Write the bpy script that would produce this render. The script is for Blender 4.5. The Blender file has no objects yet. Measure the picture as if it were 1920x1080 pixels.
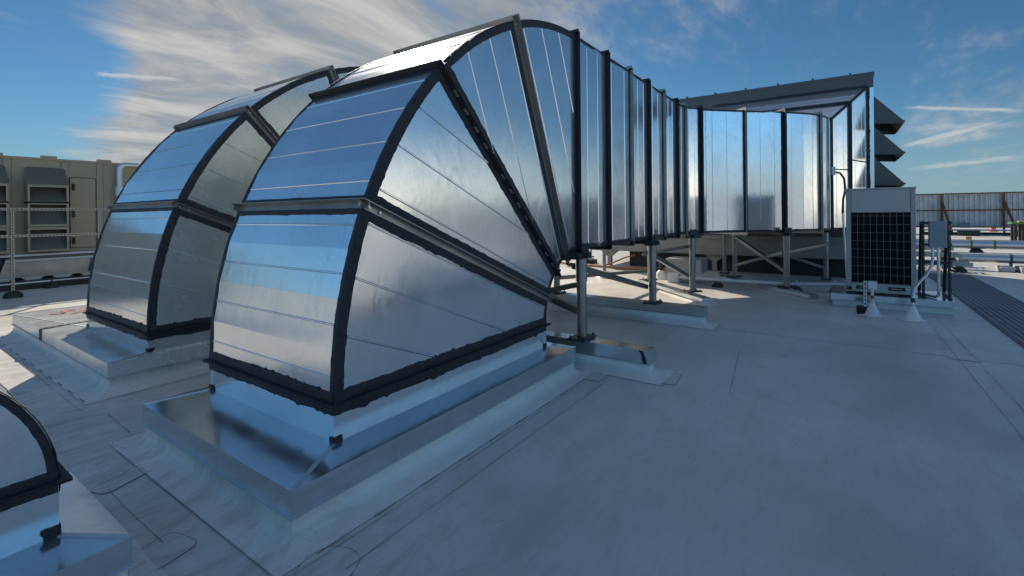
import bpy, math, random
from mathutils import Vector, Matrix
R = math.radians
V = Vector
sc = bpy.context.scene
COL = sc.collection

# ------------------------------------------------------------------ helpers
LOC = {}

class MB:
    """collects faces in world space and links them as ONE mesh object"""
    def __init__(s):
        s.v = []; s.f = []; s.m = []; s.sm = []
    def add(s, pts, faces, mat=0, smooth=False):
        o = len(s.v); s.v += [V(p) for p in pts]
        for f in faces:
            s.f.append([i + o for i in f]); s.m.append(mat); s.sm.append(smooth)
    def poly(s, pts, mat=0):
        s.add(pts, [list(range(len(pts)))], mat)
    def slab(s, p0, p1, u, u0, u1, w, w0, w1, mat=0):
        p0 = V(p0); p1 = V(p1); u = V(u); w = V(w)
        P = []
        for p in (p0, p1):
            P += [p + u*u0 + w*w0, p + u*u1 + w*w0, p + u*u1 + w*w1, p + u*u0 + w*w1]
        F = [[3,2,1,0],[4,5,6,7],[0,1,5,4],[1,2,6,5],[2,3,7,6],[3,0,4,7]]
        if (p1-p0).dot(u.cross(w)*((u1-u0)*(w1-w0))) < 0: F = [list(reversed(f)) for f in F]
        s.add(P, F, mat)
    def box(s, x0, x1, y0, y1, z0, z1, mat=0):
        s.slab((x0,0,0), (x1,0,0), (0,1,0), min(y0,y1), max(y0,y1), (0,0,1), min(z0,z1), max(z0,z1), mat)
    def cbox(s, c, ax, ay, sx, sy, sz, mat=0):
        """box centred in plan on c, standing on c.z, with plan axes ax, ay"""
        c = V(c); ax = V(ax); ay = V(ay)
        s.slab(c - ax*sx/2, c + ax*sx/2, ay, -sy/2, sy/2, (0,0,1), 0, sz, mat)
    def beam(s, p0, p1, w, h, mat=0, up=(0,0,1)):
        p0 = V(p0); p1 = V(p1); d = (p1-p0).normalized()
        a = d.cross(V(up))
        if a.length < 1e-4: a = d.cross(V((1,0,0)))
        a.normalize(); b = a.cross(d).normalized()
        s.slab(p0, p1, a, -w/2, w/2, b, -h/2, h/2, mat)
    def tube(s, pts, r, n=12, mat=0, caps=True):
        pts = [V(p) for p in pts]; rs = r if isinstance(r, (list, tuple)) else [r]*len(pts)
        rings = []; a = None
        for i, p in enumerate(pts):
            d = (pts[min(i+1, len(pts)-1)] - pts[max(i-1, 0)]).normalized()
            if a is None:
                a = d.cross(V((0,0,1)))
                if a.length < 1e-3: a = d.cross(V((1,0,0)))
            a = (a - d*a.dot(d)).normalized(); b = d.cross(a)
            rings.append([p + (a*math.cos(2*math.pi*k/n) + b*math.sin(2*math.pi*k/n))*rs[i] for k in range(n)])
        P = [q for r_ in rings for q in r_]; F = []
        for i in range(len(pts)-1):
            for k in range(n):
                F.append([i*n+k, i*n+(k+1) % n, (i+1)*n+(k+1) % n, (i+1)*n+k])
        s.add(P, F, mat, True)
        if caps:
            s.add(rings[0], [list(range(n))[::-1]], mat); s.add(rings[-1], [list(range(n))], mat)
    def lathe(s, c, prof, n=20, mat=0):
        s.tube([V(c) + V((0,0,z)) for r_, z in prof], [max(r_, 1e-4) for r_, z in prof], n, mat)
    def build(s, name, mats, parent=None, bevel=0):
        me = bpy.data.meshes.new(name)
        off = LOC.get(parent.name, V((0,0,0))) if parent else V((0,0,0))
        me.from_pydata([tuple(p-off) for p in s.v], [], s.f)
        if not isinstance(mats, (list, tuple)): mats = [mats]
        for m in mats: me.materials.append(m)
        me.polygons.foreach_set('material_index', s.m)
        me.polygons.foreach_set('use_smooth', s.sm)
        me.update()
        o = bpy.data.objects.new(name, me); COL.objects.link(o)
        if parent: o.parent = parent; LOC[o.name] = off
        if bevel:
            b = o.modifiers.new('bevel', 'BEVEL'); b.width = bevel; b.segments = 2; b.limit_method = 'ANGLE'; b.angle_limit = R(40)
        return o

def tag(o, label, cat, group=None, kind=None):
    o['label'] = label; o['category'] = cat
    if group: o['group'] = group
    if kind: o['kind'] = kind
    return o

def thing(name, loc, label, cat, group=None):
    o = bpy.data.objects.new(name, None); COL.objects.link(o); o.location = loc
    o.empty_display_size = .2; LOC[o.name] = V(loc)
    return tag(o, label, cat, group)

def structure(o):
    o['kind'] = 'structure'; return o

class Noise1:
    def __init__(s, seed): s.r = random.Random(seed); s.t = {}
    def at(s, x):
        i = math.floor(x); f = x - i; f = f*f*(3-2*f)
        for k in (i, i+1):
            if k not in s.t: s.t[k] = random.Random((hash((k, id(s.t) * 0)) ^ (k*7919 + s.seed0()))).uniform(-1, 1)
        return s.t[i]*(1-f) + s.t[i+1]*f
    def seed0(s):
        if not hasattr(s, '_s'): s._s = s.r.randrange(1 << 30)
        return s._s
    def fbm(s, x): return .55*s.at(x) + .3*s.at(x*2.3+11) + .25*s.at(x*5.7+37)

SEED = [1]
def ribbon(mb, pts, A, N, w0, w1, t=.005, step=.010, rag=.15, mat=0):
    """hand brushed band of mastic: follows pts, spreads -w0..w1 along A on a face with normal N, with ragged edges"""
    SEED[0] += 1
    n0 = Noise1(SEED[0]*13+1); n1 = Noise1(SEED[0]*13+2); n2 = Noise1(SEED[0]*13+3)
    pts = [V(p) for p in pts]; seg = []
    As = A if isinstance(A, list) else [A]*len(pts)
    Ns = N if isinstance(N, list) else [N]*len(pts)
    S = 0
    for i in range(len(pts)-1):
        L = (pts[i+1]-pts[i]).length; k = max(1, int(L/step))
        for j in range(k):
            f = j/k
            seg.append((S+L*f, pts[i].lerp(pts[i+1], f), V(As[i]).lerp(V(As[i+1]), f).normalized(), V(Ns[i]).lerp(V(Ns[i+1]), f).normalized()))
        S += L
    seg.append((S, pts[-1], V(As[-1]).normalized(), V(Ns[-1]).normalized()))
    P = []
    for (x, p, a, n) in seg:
        j0 = max(0, n0.at(x*31+5)-.35)*1.5 + n0.at(x*55)*.25; j1 = max(0, n1.at(x*31+5)-.35)*1.5 + n1.at(x*55)*.25
        e0 = w0*(1 + rag*(.45*n0.at(x*1.3) + .3*n0.at(x*9+3) + j0*1.0)); e1 = w1*(1 + rag*(.45*n1.at(x*1.3) + .3*n1.at(x*9+3) + j1*1.0))
        for q, h in ((-1, .0008), (-.93, .6), (-.5, .85), (0, 1.1), (.5, .9), (.93, .6), (1, .0008)):
            hh = h if h < .01 else h*t*(1+.4*n2.fbm(x*11+q*9))
            P.append(p + a*(q*(e0 if q < 0 else e1)) + n*hh)
    F = []
    for i in range(len(seg)-1):
        for k in range(6):
            F.append([i*7+k, i*7+k+1, (i+1)*7+k+1, (i+1)*7+k])
    mb.add(P, F, mat, True)

def band(name, root, *a, **k):
    mb = MB(); ribbon(mb, *a, **k); return mb.build(name, M_MASTIC, root)

# ------------------------------------------------------------------ materials
def newmat(name):
    m = bpy.data.materials.new(name); m.use_nodes = True
    nt = m.node_tree; b = nt.nodes['Principled BSDF']
    return m, nt, b

def node(nt, t, **kw):
    n = nt.nodes.new(t)
    for k, v in kw.items():
        if k.startswith('i_'):
            key = k[2:]
            key = int(key) if key.isdigit() else key.replace('_', ' ')
            n.inputs[key].default_value = v
        else: setattr(n, k, v)
    return n

def ramp(nt, fac, stops):
    r = nt.nodes.new('ShaderNodeValToRGB'); e = r.color_ramp.elements
    while len(e) < len(stops): e.new(.5)
    for el, (p, c) in zip(e, stops):
        el.position = p; el.color = (c, c, c, 1) if not isinstance(c, (tuple, list)) else tuple(c)+(1,)
    nt.links.new(fac, r.inputs[0]); return r

def noise(nt, co, scale, detail=4, rough=.55, dist=0):
    n = node(nt, 'ShaderNodeTexNoise', i_Scale=scale, i_Detail=detail, i_Roughness=rough, i_Distortion=dist)
    if co: nt.links.new(co, n.inputs['Vector'])
    return n.outputs['Fac']

def coords(nt, scale=(1,1,1), rot=(0,0,0)):
    g = nt.nodes.new('ShaderNodeTexCoord'); m = nt.nodes.new('ShaderNodeMapping')
    m.inputs['Scale'].default_value = scale; m.inputs['Rotation'].default_value = rot
    nt.links.new(g.outputs['Object'], m.inputs['Vector']); return m.outputs['Vector']

def mixc(nt, fac, a, b, mode='MIX'):
    m = nt.nodes.new('ShaderNodeMix'); m.data_type = 'RGBA'; m.blend_type = mode
    for sck, v in ((m.inputs[0], fac), (m.inputs[6], a), (m.inputs[7], b)):
        if hasattr(v, 'is_output'): nt.links.new(v, sck)
        elif isinstance(v, (int, float)): sck.default_value = v
        else: sck.default_value = tuple(v)+(1,)
    return m.outputs[2]

def galv(name, base=(.80,.81,.82), rough=.16, var=.05, wave=.007, stain=.10, metal=.88, wave_scale=1.1, dent=.0016, smear=.5):
    m, nt, b = newmat(name)
    co = coords(nt); L = nt.links.new
    vo = node(nt, 'ShaderNodeTexVoronoi', i_Scale=70); L(co, vo.inputs['Vector'])
    sp = node(nt, 'ShaderNodeSeparateColor'); L(vo.outputs['Color'], sp.inputs[0])
    n1 = noise(nt, co, 2.2, 5, .6, .4)
    r1 = ramp(nt, n1, [(.35, 0.0), (.75, 1.0)])
    dark = tuple(c*(1-stain) for c in base)
    c1 = mixc(nt, r1.outputs[0], base, dark)
    r2 = ramp(nt, sp.outputs[0], [(0, .975), (1, 1.015)])
    c2 = mixc(nt, 1.0, c1, r2.outputs[0], 'MULTIPLY')
    # grey smears and hand marks
    n3 = noise(nt, coords(nt, (5, 5, 1.6), (0, .5, .3)), 1.3, 8, .72, 1.2)
    r3 = ramp(nt, n3, [(.55, 0.0), (.72, smear)])
    c3 = mixc(nt, r3.outputs[0], c2, tuple(c*.68 for c in base))
    # thin scratches
    n4 = noise(nt, coords(nt, (60, 2.5, 2.5), (.4, .7, .2)), 1.1, 3, .6, .5)
    r4 = ramp(nt, n4, [(.66, 0.0), (.73, .5)])
    c4 = mixc(nt, r4.outputs[0], c3, tuple(c*.6 for c in base))
    L(c4, b.inputs['Base Color']); b.inputs['Metallic'].default_value = metal
    mr = node(nt, 'ShaderNodeMapRange', i_1=.3, i_2=.7, i_3=rough-var*.5, i_4=rough+var)
    L(noise(nt, co, 3.1, 6, .65), mr.inputs[0])
    ad = node(nt, 'ShaderNodeMath', operation='MULTIPLY_ADD', i_1=.16, i_2=0.0); L(r3.outputs[0], ad.inputs[0]); L(mr.outputs[0], ad.inputs[2])
    L(ad.outputs[0], b.inputs['Roughness'])
    bu = node(nt, 'ShaderNodeBump', i_Strength=1.0, i_Distance=wave)
    L(noise(nt, co, wave_scale, 1.5, .4), bu.inputs['Height'])
    bu2 = node(nt, 'ShaderNodeBump', i_Strength=1.0, i_Distance=dent)
    L(noise(nt, coords(nt, (1, 1, .6)), 6.5, 2.5, .5, .6), bu2.inputs['Height']); L(bu.outputs[0], bu2.inputs['Normal'])
    L(bu2.outputs[0], b.inputs['Normal'])
    return m

def paint(name, base, rough=.5, dirt=.15, scale=3, metal=0.0, spec=.5, bump=.001):
    m, nt, b = newmat(name); L = nt.links.new
    co = coords(nt)
    r1 = ramp(nt, noise(nt, co, scale, 7, .65, .3), [(.35, 0.0), (.75, 1.0)])
    c = mixc(nt, r1.outputs[0], base, tuple(x*(1-dirt) for x in base))
    r2 = ramp(nt, noise(nt, coords(nt, (1,1,.25)), scale*4, 6, .7), [(.55, 0.0), (.8, .6)])
    c = mixc(nt, r2.outputs[0], c, tuple(x*(1-dirt*1.6) for x in base))
    L(c, b.inputs['Base Color']); b.inputs['Metallic'].default_value = metal
    b.inputs['Specular IOR Level'].default_value = spec
    mr = node(nt, 'ShaderNodeMapRange', i_1=.3, i_2=.7, i_3=rough-.07, i_4=rough+.08); L(noise(nt, co, 6, 5), mr.inputs[0])
    L(mr.outputs[0], b.inputs['Roughness'])
    bu = node(nt, 'ShaderNodeBump', i_Strength=.6, i_Distance=bump); L(noise(nt, co, scale*12, 5, .6), bu.inputs['Height'])
    L(bu.outputs[0], b.inputs['Normal'])
    return m

def membrane(name, base=(.62,.59,.545), g_=1.0):
    m, nt, b = newmat(name); L = nt.links.new
    g = nt.nodes.new('ShaderNodeNewGeometry')
    def gco(scale=(1,1,1), rot=(0,0,0)):
        mp = nt.nodes.new('ShaderNodeMapping'); mp.inputs['Scale'].default_value = scale; mp.inputs['Rotation'].default_value = rot
        L(g.outputs['Position'], mp.inputs['Vector']); return mp.outputs['Vector']
    c = mixc(nt, ramp(nt, noise(nt, gco(), .55, 5, .6, .5), [(.35, 0.0), (.65, 1.0)]).outputs[0], base, tuple(x*.76 for x in base))
    # smeared foot-traffic grime, elongated
    r = ramp(nt, noise(nt, gco((1, 3.2, 1), (0, 0, .5)), 1.5, 9, .68, .7), [(.48, 0.0), (.74, .42*g_)])
    c = mixc(nt, r.outputs[0], c, (base[0]*.6, base[1]*.585, base[2]*.55))
    r = ramp(nt, noise(nt, gco((1, 4.5, 1), (0, 0, -.35)), 5.5, 8, .7, .4), [(.55, 0.0), (.74, .45*g_)])
    c = mixc(nt, r.outputs[0], c, (base[0]*.52, base[1]*.5, base[2]*.46))
    r = ramp(nt, noise(nt, gco((1, 1.5, 1), (0, 0, .9)), 14, 7, .75, .8), [(.55, 0.0), (.72, .5*g_)])
    rm = ramp(nt, noise(nt, gco(), .8, 3, .6), [(.42, .1), (.6, 1.0)])
    mu = node(nt, 'ShaderNodeMath', operation='MULTIPLY'); L(r.outputs[0], mu.inputs[0]); L(rm.outputs[0], mu.inputs[1])
    c = mixc(nt, mu.outputs[0], c, (base[0]*.55, base[1]*.52, base[2]*.46))
    # the trodden strip beside the kerbs is grubbier
    sp_ = nt.nodes.new('ShaderNodeSeparateXYZ'); L(g.outputs['Position'], sp_.inputs[0])
    tr = node(nt, 'ShaderNodeMapRange', i_1=2.4, i_2=.9, i_3=0.0, i_4=1.0); L(sp_.outputs[0], tr.inputs[0])
    r = ramp(nt, noise(nt, gco((1, 2.2, 1), (0, 0, .4)), 3.4, 10, .74, .6), [(.46, 0.0), (.66, .75)])
    mu = node(nt, 'ShaderNodeMath', operation='MULTIPLY'); L(r.outputs[0], mu.inputs[0]); L(tr.outputs[0], mu.inputs[1])
    c = mixc(nt, mu.outputs[0], c, (base[0]*.5, base[1]*.47, base[2]*.41))
    # dark flecks
    r = ramp(nt, noise(nt, gco((1, 2.6, 1), (0, 0, .2)), 38, 3, .6, .3), [(.65, 0.0), (.72, .9)])
    r2 = ramp(nt, noise(nt, gco(), 1.1, 3, .6), [(.45, 0.0), (.62, 1.0)])
    mu = node(nt, 'ShaderNodeMath', operation='MULTIPLY'); L(r.outputs[0], mu.inputs[0]); L(r2.outputs[0], mu.inputs[1])
    c = mixc(nt, mu.outputs[0], c, (.1, .095, .085))
    # faint rusty dirt
    r = ramp(nt, noise(nt, gco((1,1,1), (0,0,.1)), .9, 6, .7, .6), [(.62, 0.0), (.78, .35)])
    c = mixc(nt, r.outputs[0], c, (.36, .30, .22))
    L(c, b.inputs['Base Color'])
    mr = node(nt, 'ShaderNodeMapRange', i_1=.3, i_2=.7, i_3=.30, i_4=.52); L(noise(nt, gco(), 2.4, 6, .6), mr.inputs[0])
    L(mr.outputs[0], b.inputs['Roughness']); b.inputs['Specular IOR Level'].default_value = .4
    bu = node(nt, 'ShaderNodeBump', i_Strength=.5, i_Distance=.012); L(noise(nt, gco((1, 1.8, 1), (0,0,.3)), 1.7, 5, .55, .4), bu.inputs['Height'])
    bu2 = node(nt, 'ShaderNodeBump', i_Strength=.5, i_Distance=.0012); L(noise(nt, gco(), 60, 4, .6), bu2.inputs['Height']); L(bu.outputs[0], bu2.inputs['Normal'])
    L(bu2.outputs[0], b.inputs['Normal'])
    return m

def mastic_mat():
    m, nt, b = newmat('mastic'); L = nt.links.new
    co = coords(nt)
    r = ramp(nt, noise(nt, coords(nt, (9,9,9)), 5, 8, .75), [(.38, (.010,.012,.017)), (.62, (.024,.027,.034)), (.78, (.06,.064,.07))])
    L(r.outputs[0], b.inputs['Base Color']); b.inputs['Roughness'].default_value = .58
    bu = node(nt, 'ShaderNodeBump', i_Strength=1.0, i_Distance=.009); L(noise(nt, coords(nt, (14, 14, 40)), 2.4, 6, .7), bu.inputs['Height'])
    L(bu.outputs[0], b.inputs['Normal'])
    return m

M_DUCT = galv('galvanised_sheet')
M_CAP = galv('galvanised_cap', (.70,.72,.73), .16, .06, .006, .15, .9)
M_CAP2 = galv('galvanised_cap_dusty', (.74,.75,.74), .24, .08, .006, .12, .6, smear=.15)
M_DUST = galv('galvanised_sheet_dusty', (.80,.81,.80), .30, .08, .006, .12, .85)
M_DULL = galv('galvanised_sheet_dull', (.66,.71,.66), .24, .06, .006, .12, .60, smear=.14)
M_IRON = galv('galvanised_iron', (.34,.34,.325), .4, .12, .003, .3, .9)
M_STEEL = galv('galvanised_pipe', (.26,.27,.27), .36, .14, .002, .3, .95)
M_GUARD = galv('guard_zinc', (.30,.30,.285), .45, .1, .001, .2, .8)
M_STRUT = galv('strut_zinc', (.62,.63,.62), .38, .1, .001, .15, .85)
M_MASTIC = mastic_mat()
M_ROOF = membrane('roof_membrane')
M_FLASH = membrane('flashing_membrane', (.74,.715,.67), .6)
M_SEAMD = paint('seam_dirt', (.19,.185,.175), .7, .3, 20)
M_TAN = paint('tan_enamel', (.32,.27,.175), .42, .12, 1.5)
M_TAND = paint('tan_enamel_dark', (.12,.11,.085), .45, .12, 1.5)
M_GREY = paint('grey_enamel', (.095,.10,.105), .45, .15, 1.2)
M_BASE = paint('base_rail_paint', (.27,.265,.245), .45, .2, 2)
M_RAIL = galv('base_rail_zinc', (.36,.37,.37), .4, .1, .004, .3, .8)
M_BLACK = paint('black_rubber', (.014,.014,.015), .6, .2, 6)
M_DARK = paint('dark_steel', (.03,.034,.04), .42, .3, 6, .3)
M_UNIT = paint('condenser_enamel', (.40,.40,.375), .4, .1, 2)
M_UNIT2 = paint('condenser_enamel_trim', (.33,.33,.31), .42, .12, 2)
M_COIL = paint('coil_black', (.006,.006,.007), .75, .4, 12, 0, .15)
M_WIRE = paint('wire_grey', (.2,.21,.22), .4, .1, 6, .4)
M_BOXG = paint('box_grey', (.22,.25,.28), .45, .1, 3)
M_RED = paint('red_stencil', (.34,.035,.03), .7, .3, 25)
M_REDP = paint('red_plastic', (.5,.03,.025), .4, .1, 5)
M_ORANGE = paint('orange_plastic', (.8,.13,.02), .5, .1, 5)
M_HOSE = paint('orange_hose', (.42,.15,.05), .5, .2, 5)
M_GREEN = paint('green_paint', (.06,.22,.03), .5, .2, 5)
M_RUST = paint('rusty_steel', (.20,.072,.032), .75, .45, 5, .2)
M_CORR = galv('corrugated_zinc', (.50,.51,.51), .45, .12, .002, .3, .75)
M_PIPE = galv('pipe_jacket', (.50,.52,.54), .34, .06, .003, .1)
M_WHITE = paint('white_paint', (.66,.67,.68), .45, .12, 4)
M_MAT = paint('walkway_grey', (.24,.25,.26), .65, .25, 2)
M_MATD = paint('walkway_groove', (.165,.175,.185), .7, .25, 2)
M_WOOD = paint('yellow_wood', (.5,.32,.09), .6, .2, 6)
M_BROWN = paint('boot_leather', (.07,.04,.022), .6, .3, 14)
M_TROUSER = paint('dark_denim', (.02,.022,.03), .8, .2, 14)
M_JACKET = paint('grey_jacket', (.12,.12,.11), .8, .2, 9)
M_SKIN = paint('skin', (.45,.27,.19), .5, .1, 14)
M_HAIR = paint('hair', (.03,.02,.012), .6, .2, 30)
M_BLUE = paint('blue_plastic', (.04,.07,.16), .5, .1, 6)

# ------------------------------------------------------------------ elbow duct
def arcp(cx, cz, r, th, y):
    return V((cx - r*math.cos(th), y, cz + r*math.sin(th)))

def add_bead(mb, p0, p1, n, w=.008, h=.005):
    """pressed rib: a low three-sided ridge on a panel"""
    p0 = V(p0); p1 = V(p1); n = V(n).normalized(); a = (p1-p0).normalized().cross(n)
    P = []
    for p in (p0, p1):
        P += [p - a*w, p - a*w*.35 + n*h, p + a*w*.35 + n*h, p + a*w]
    mb.add(P, [[0,1,5,4],[1,2,6,5],[2,3,7,6]])

def bolt(mb, p, n, r=.012, h=.01):
    p = V(p); n = V(n).normalized()
    mb.tube([p, p+n*h], r, 6)

def angle_bar(mb, p0, p1, out, side, h=.055, t=.006, leg=.045):
    """steel angle: one leg stands off the duct, the other lies on it"""
    mb.slab(p0, p1, out, 0, h, side, -t/2, t/2)
    mb.slab(p0, p1, out, .001, t, side, t/2, leg)

def elbow(root, X0, Y0, Y1, cz, R_, rin, seed, mirror=1, gores=4, facets=4, dark=(2,), beads=True, cheek=None):
    """gored square elbow; the base sits at X0 and the outlet heads to +X (mirror=1) or -X (mirror=-1)"""
    rnd = random.Random(seed)
    def W(p):  # mirror in X about X0
        return V((X0 + (p[0]-X0)*mirror, p[1], p[2]))
    cx = X0 + R_
    step = math.pi/2/gores
    def pt(r, th, y): return W(arcp(cx, cz, r, th, y))
    for g in range(gores):
        a0, a1 = g*step, (g+1)*step
        angs = [a0 + (a1-a0)*k/facets for k in range(facets+1)]
        for y, nm in ((Y0, 'cheek_panel'), (Y1, 'cheek_panel')):
            mb = MB()
            outer = [pt(R_, a, y) for a in angs]; inner = [pt(rin, a, y) for a in angs]
            mb.poly(outer + inner[::-1] if (y == Y0) == (mirror == 1) else inner + outer[::-1])
            if beads:
                n = V((0, -1 if y == Y0 else 1, 0))
                ref = a1 if g in (0, 2) else a0
                sgn = -1 if g in (0, 2) else 1
                dvec = (-math.cos(ref), math.sin(ref)); per = (math.sin(ref)*-sgn*-1, math.cos(ref)*sgn)
                per = (sgn*math.sin(ref), sgn*math.cos(ref))
                d = .12
                while d < R_*.95:
                    keep = []
                    for k in range(400):
                        t = k/400*(R_*1.3)
                        x = dvec[0]*t + per[0]*d; z = dvec[1]*t + per[1]*d
                        r = math.hypot(x, z); th = math.atan2(z, -x)
                        m_ = .055/max(r, .2)
                        if rin+.03 < r < R_*math.cos(step/facets/2)-.065 and a0+m_ < th < a1-m_: keep.append((x, z))
                    if len(keep) > 30*R_/3:
                        add_bead(mb, W((cx+keep[0][0], y, cz+keep[0][1])), W((cx+keep[-1][0], y, cz+keep[-1][1])), n)
                    d += .34
            mb.build(nm, cheek or M_DUCT, root)
        # heel: flat facets between bends, slightly proud of a true arc here and there
        mb = MB()
        jit = [0]+[rnd.uniform(-.0045, .0045)*min(1, R_/2.5) for _ in range(facets-1)]+[0]
        for k in range(facets):
            q = [pt(R_+jit[k], angs[k], Y0), pt(R_+jit[k+1], angs[k+1], Y0), pt(R_+jit[k+1], angs[k+1], Y1), pt(R_+jit[k], angs[k], Y1)]
            if mirror == 1: q = q[::-1]
            mb.poly(q)
            if beads:
                am = (angs[k]+angs[k+1])/2; n = (pt(R_+1, am, Y0) - pt(R_, am, Y0)); rm = R_*math.cos((angs[1]-angs[0])/2)+(jit[k]+jit[k+1])/2
                add_bead(mb, pt(rm, am, Y0+.02), pt(rm, am, Y1-.02), n, .007, .0045)
        mb.build('heel_panel', M_DUST if g >= 2 and beads else M_DUCT, root)
        mb = MB()
        for k in range(facets):
            q = [pt(rin, angs[k], Y0), pt(rin, angs[k+1], Y0), pt(rin, angs[k+1], Y1), pt(rin, angs[k], Y1)]
            if mirror == -1: q = q[::-1]
            mb.poly(q)
        mb.build('throat_panel', M_DUCT, root)
    # mastic along the heel edges (cheek side wide, heel side narrow)
    N_ = gores*facets*2
    angs = [math.pi/2*k/N_ for k in range(N_+1)]
    k_ = min(1, R_/2)
    wid = .046*k_ + .012
    for y, ny in ((Y0, -1), (Y1, 1)):
        band('edge_mastic', root, [pt(R_-wid*.55, a, y) for a in angs], [pt(R_-1, a, y)-pt(R_, a, y) for a in angs], (0, ny, 0), wid*.55, wid*.62)
        band('edge_mastic', root, [pt(R_+.001, a, y) for a in angs], (0, -ny, 0), [pt(R_+1, a, y)-pt(R_, a, y) for a in angs], .004, .03*k_+.006)
        band('edge_mastic', root, [pt(rin, a, y) for a in angs], [pt(R_+1, a, y)-pt(R_, a, y) for a in angs], (0, ny, 0), .004, .03*k_+.01)
    # ring joints
    for g in range(1, gores):
        a = g*step
        out = pt(R_+1, a, Y0)-pt(R_, a, Y0); side = (pt(R_, a+.01, Y0)-pt(R_, a-.01, Y0)).normalized()
        if g in dark: side = -side
        mb = MB(); e = .05
        n_ = V((0,-1,0))
        angle_bar(mb, pt(rin-.03, a, Y0), pt(R_+.045, a, Y0), n_, -side)
        angle_bar(mb, pt(rin-.03, a, Y1), pt(R_+.045, a, Y1), -n_, -side)
        angle_bar(mb, pt(R_, a, Y0-e), pt(R_, a, Y1+e), out, -side)
        angle_bar(mb, pt(rin, a, Y0-e), pt(rin, a, Y1+e), -out, -side)
        fl = mb.build('joint_flange', M_MASTIC if g in dark else M_IRON, root)
        for rr in (R_-.03, R_-.12):
            bm_ = MB(); bolt(bm_, pt(rr, a, Y0) + n_*.008 - side*.024, n_, .011, .012); bm_.build('bolt', M_STRUT, fl)
        for sgn in (-1, 1):
            w = .05 if sgn == 1 else .055
            p_off = side*sgn*(.02 if sgn > 0 else .049)
            band('joint_mastic', root, [pt(rin, a, Y0)+p_off, pt(R_-.02, a, Y0)+p_off], side*sgn, n_, .015, w*1.1, .005)
            band('joint_mastic', root, [pt(rin, a, Y1)+p_off, pt(R_-.02, a, Y1)+p_off], side*sgn, -n_, .015, w, .005)
            band('joint_mastic', root, [pt(R_, a, Y0)+p_off+out*.001, pt(R_, a, Y1)+p_off+out*.001], side*sgn, out, .015, w*.55, .005)
        if g in dark and R_ > 2:
            L_ = R_-rin
            for k in range(int(L_/.17)):
                r0 = rin+.1+k*.17
                if k % 5 == 3: continue
                mb = MB(); mb.slab(pt(r0, a, Y0), pt(r0+.06, a, Y0), n_, .012, .034, side, .004, .008); mb.build('cleat', M_STRUT, root)
    return pt

def base_collar(root, X0, X1, Y0, Y1, z0, zf, w=.07):
    """square collar from the kerb cap up to the base flange, with hand brushed mastic above and below the flange"""
    mb = MB()
    P = [(X0,Y0),(X1,Y0),(X1,Y1),(X0,Y1)]
    for i in range(4):
        a, b = P[i], P[(i+1) % 4]
        mb.poly([(a[0],a[1],z0),(b[0],b[1],z0),(b[0],b[1],zf),(a[0],a[1],zf)])
    for (x, y) in P:
        sx = -1 if x == X0 else 1; sy = -1 if y == Y0 else 1
        mb.slab((x+sx*.003, y+sy*.003, z0+.004), (x+sx*.003, y+sy*.003, zf), (-sx,0,0), 0, .032, (0,-sy,0), 0, .032)
    mb.build('base_collar', M_DUCT, root)
    mb = MB(); e = .04
    for (z_, t_) in ((zf-.007, .006), (zf+.002, .006)):
        mb.box(X0-e, X1+e, Y0-e, Y0+.001, z_, z_+t_); mb.box(X0-e, X1+e, Y1-.001, Y1+e, z_, z_+t_)
        mb.box(X0-e, X0+.001, Y0+.001, Y1-.001, z_, z_+t_); mb.box(X1-.001, X1+e, Y0+.001, Y1-.001, z_, z_+t_)
    mb.build('base_flange', M_MASTIC, root)
    for i in range(4):
        a, b = V(P[i]+(0,)), V(P[(i+1) % 4]+(0,)); d = (b-a).normalized(); n = V((d.y, -d.x, 0))
        for sg in (-1, 1):
            zz = zf + sg*.012
            band('flange_mastic', root, [a+V((0,0,zz))+n*.002, b+V((0,0,zz))+n*.002], (0,0,sg), n, .008, w*.85, .008, .012, .24)
    # splash of mastic at the foot of the corners
    for (x, y) in P:
        mb = MB()
        sx = -1 if x == X0 else 1; sy = -1 if y == Y0 else 1
        for ax, n in (((0,-sy,0), (sx,0,0)), ((-sx,0,0), (0,sy,0))):
            o = V((x, y, z0)) + V(n)*.005
            ribbon(mb, [o+V((0,0,.0)), o+V((0,0,.045))], ax, n, .006, .05, .004, .008, .35)
        mb.build('corner_mastic', M_MASTIC, root)

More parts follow.
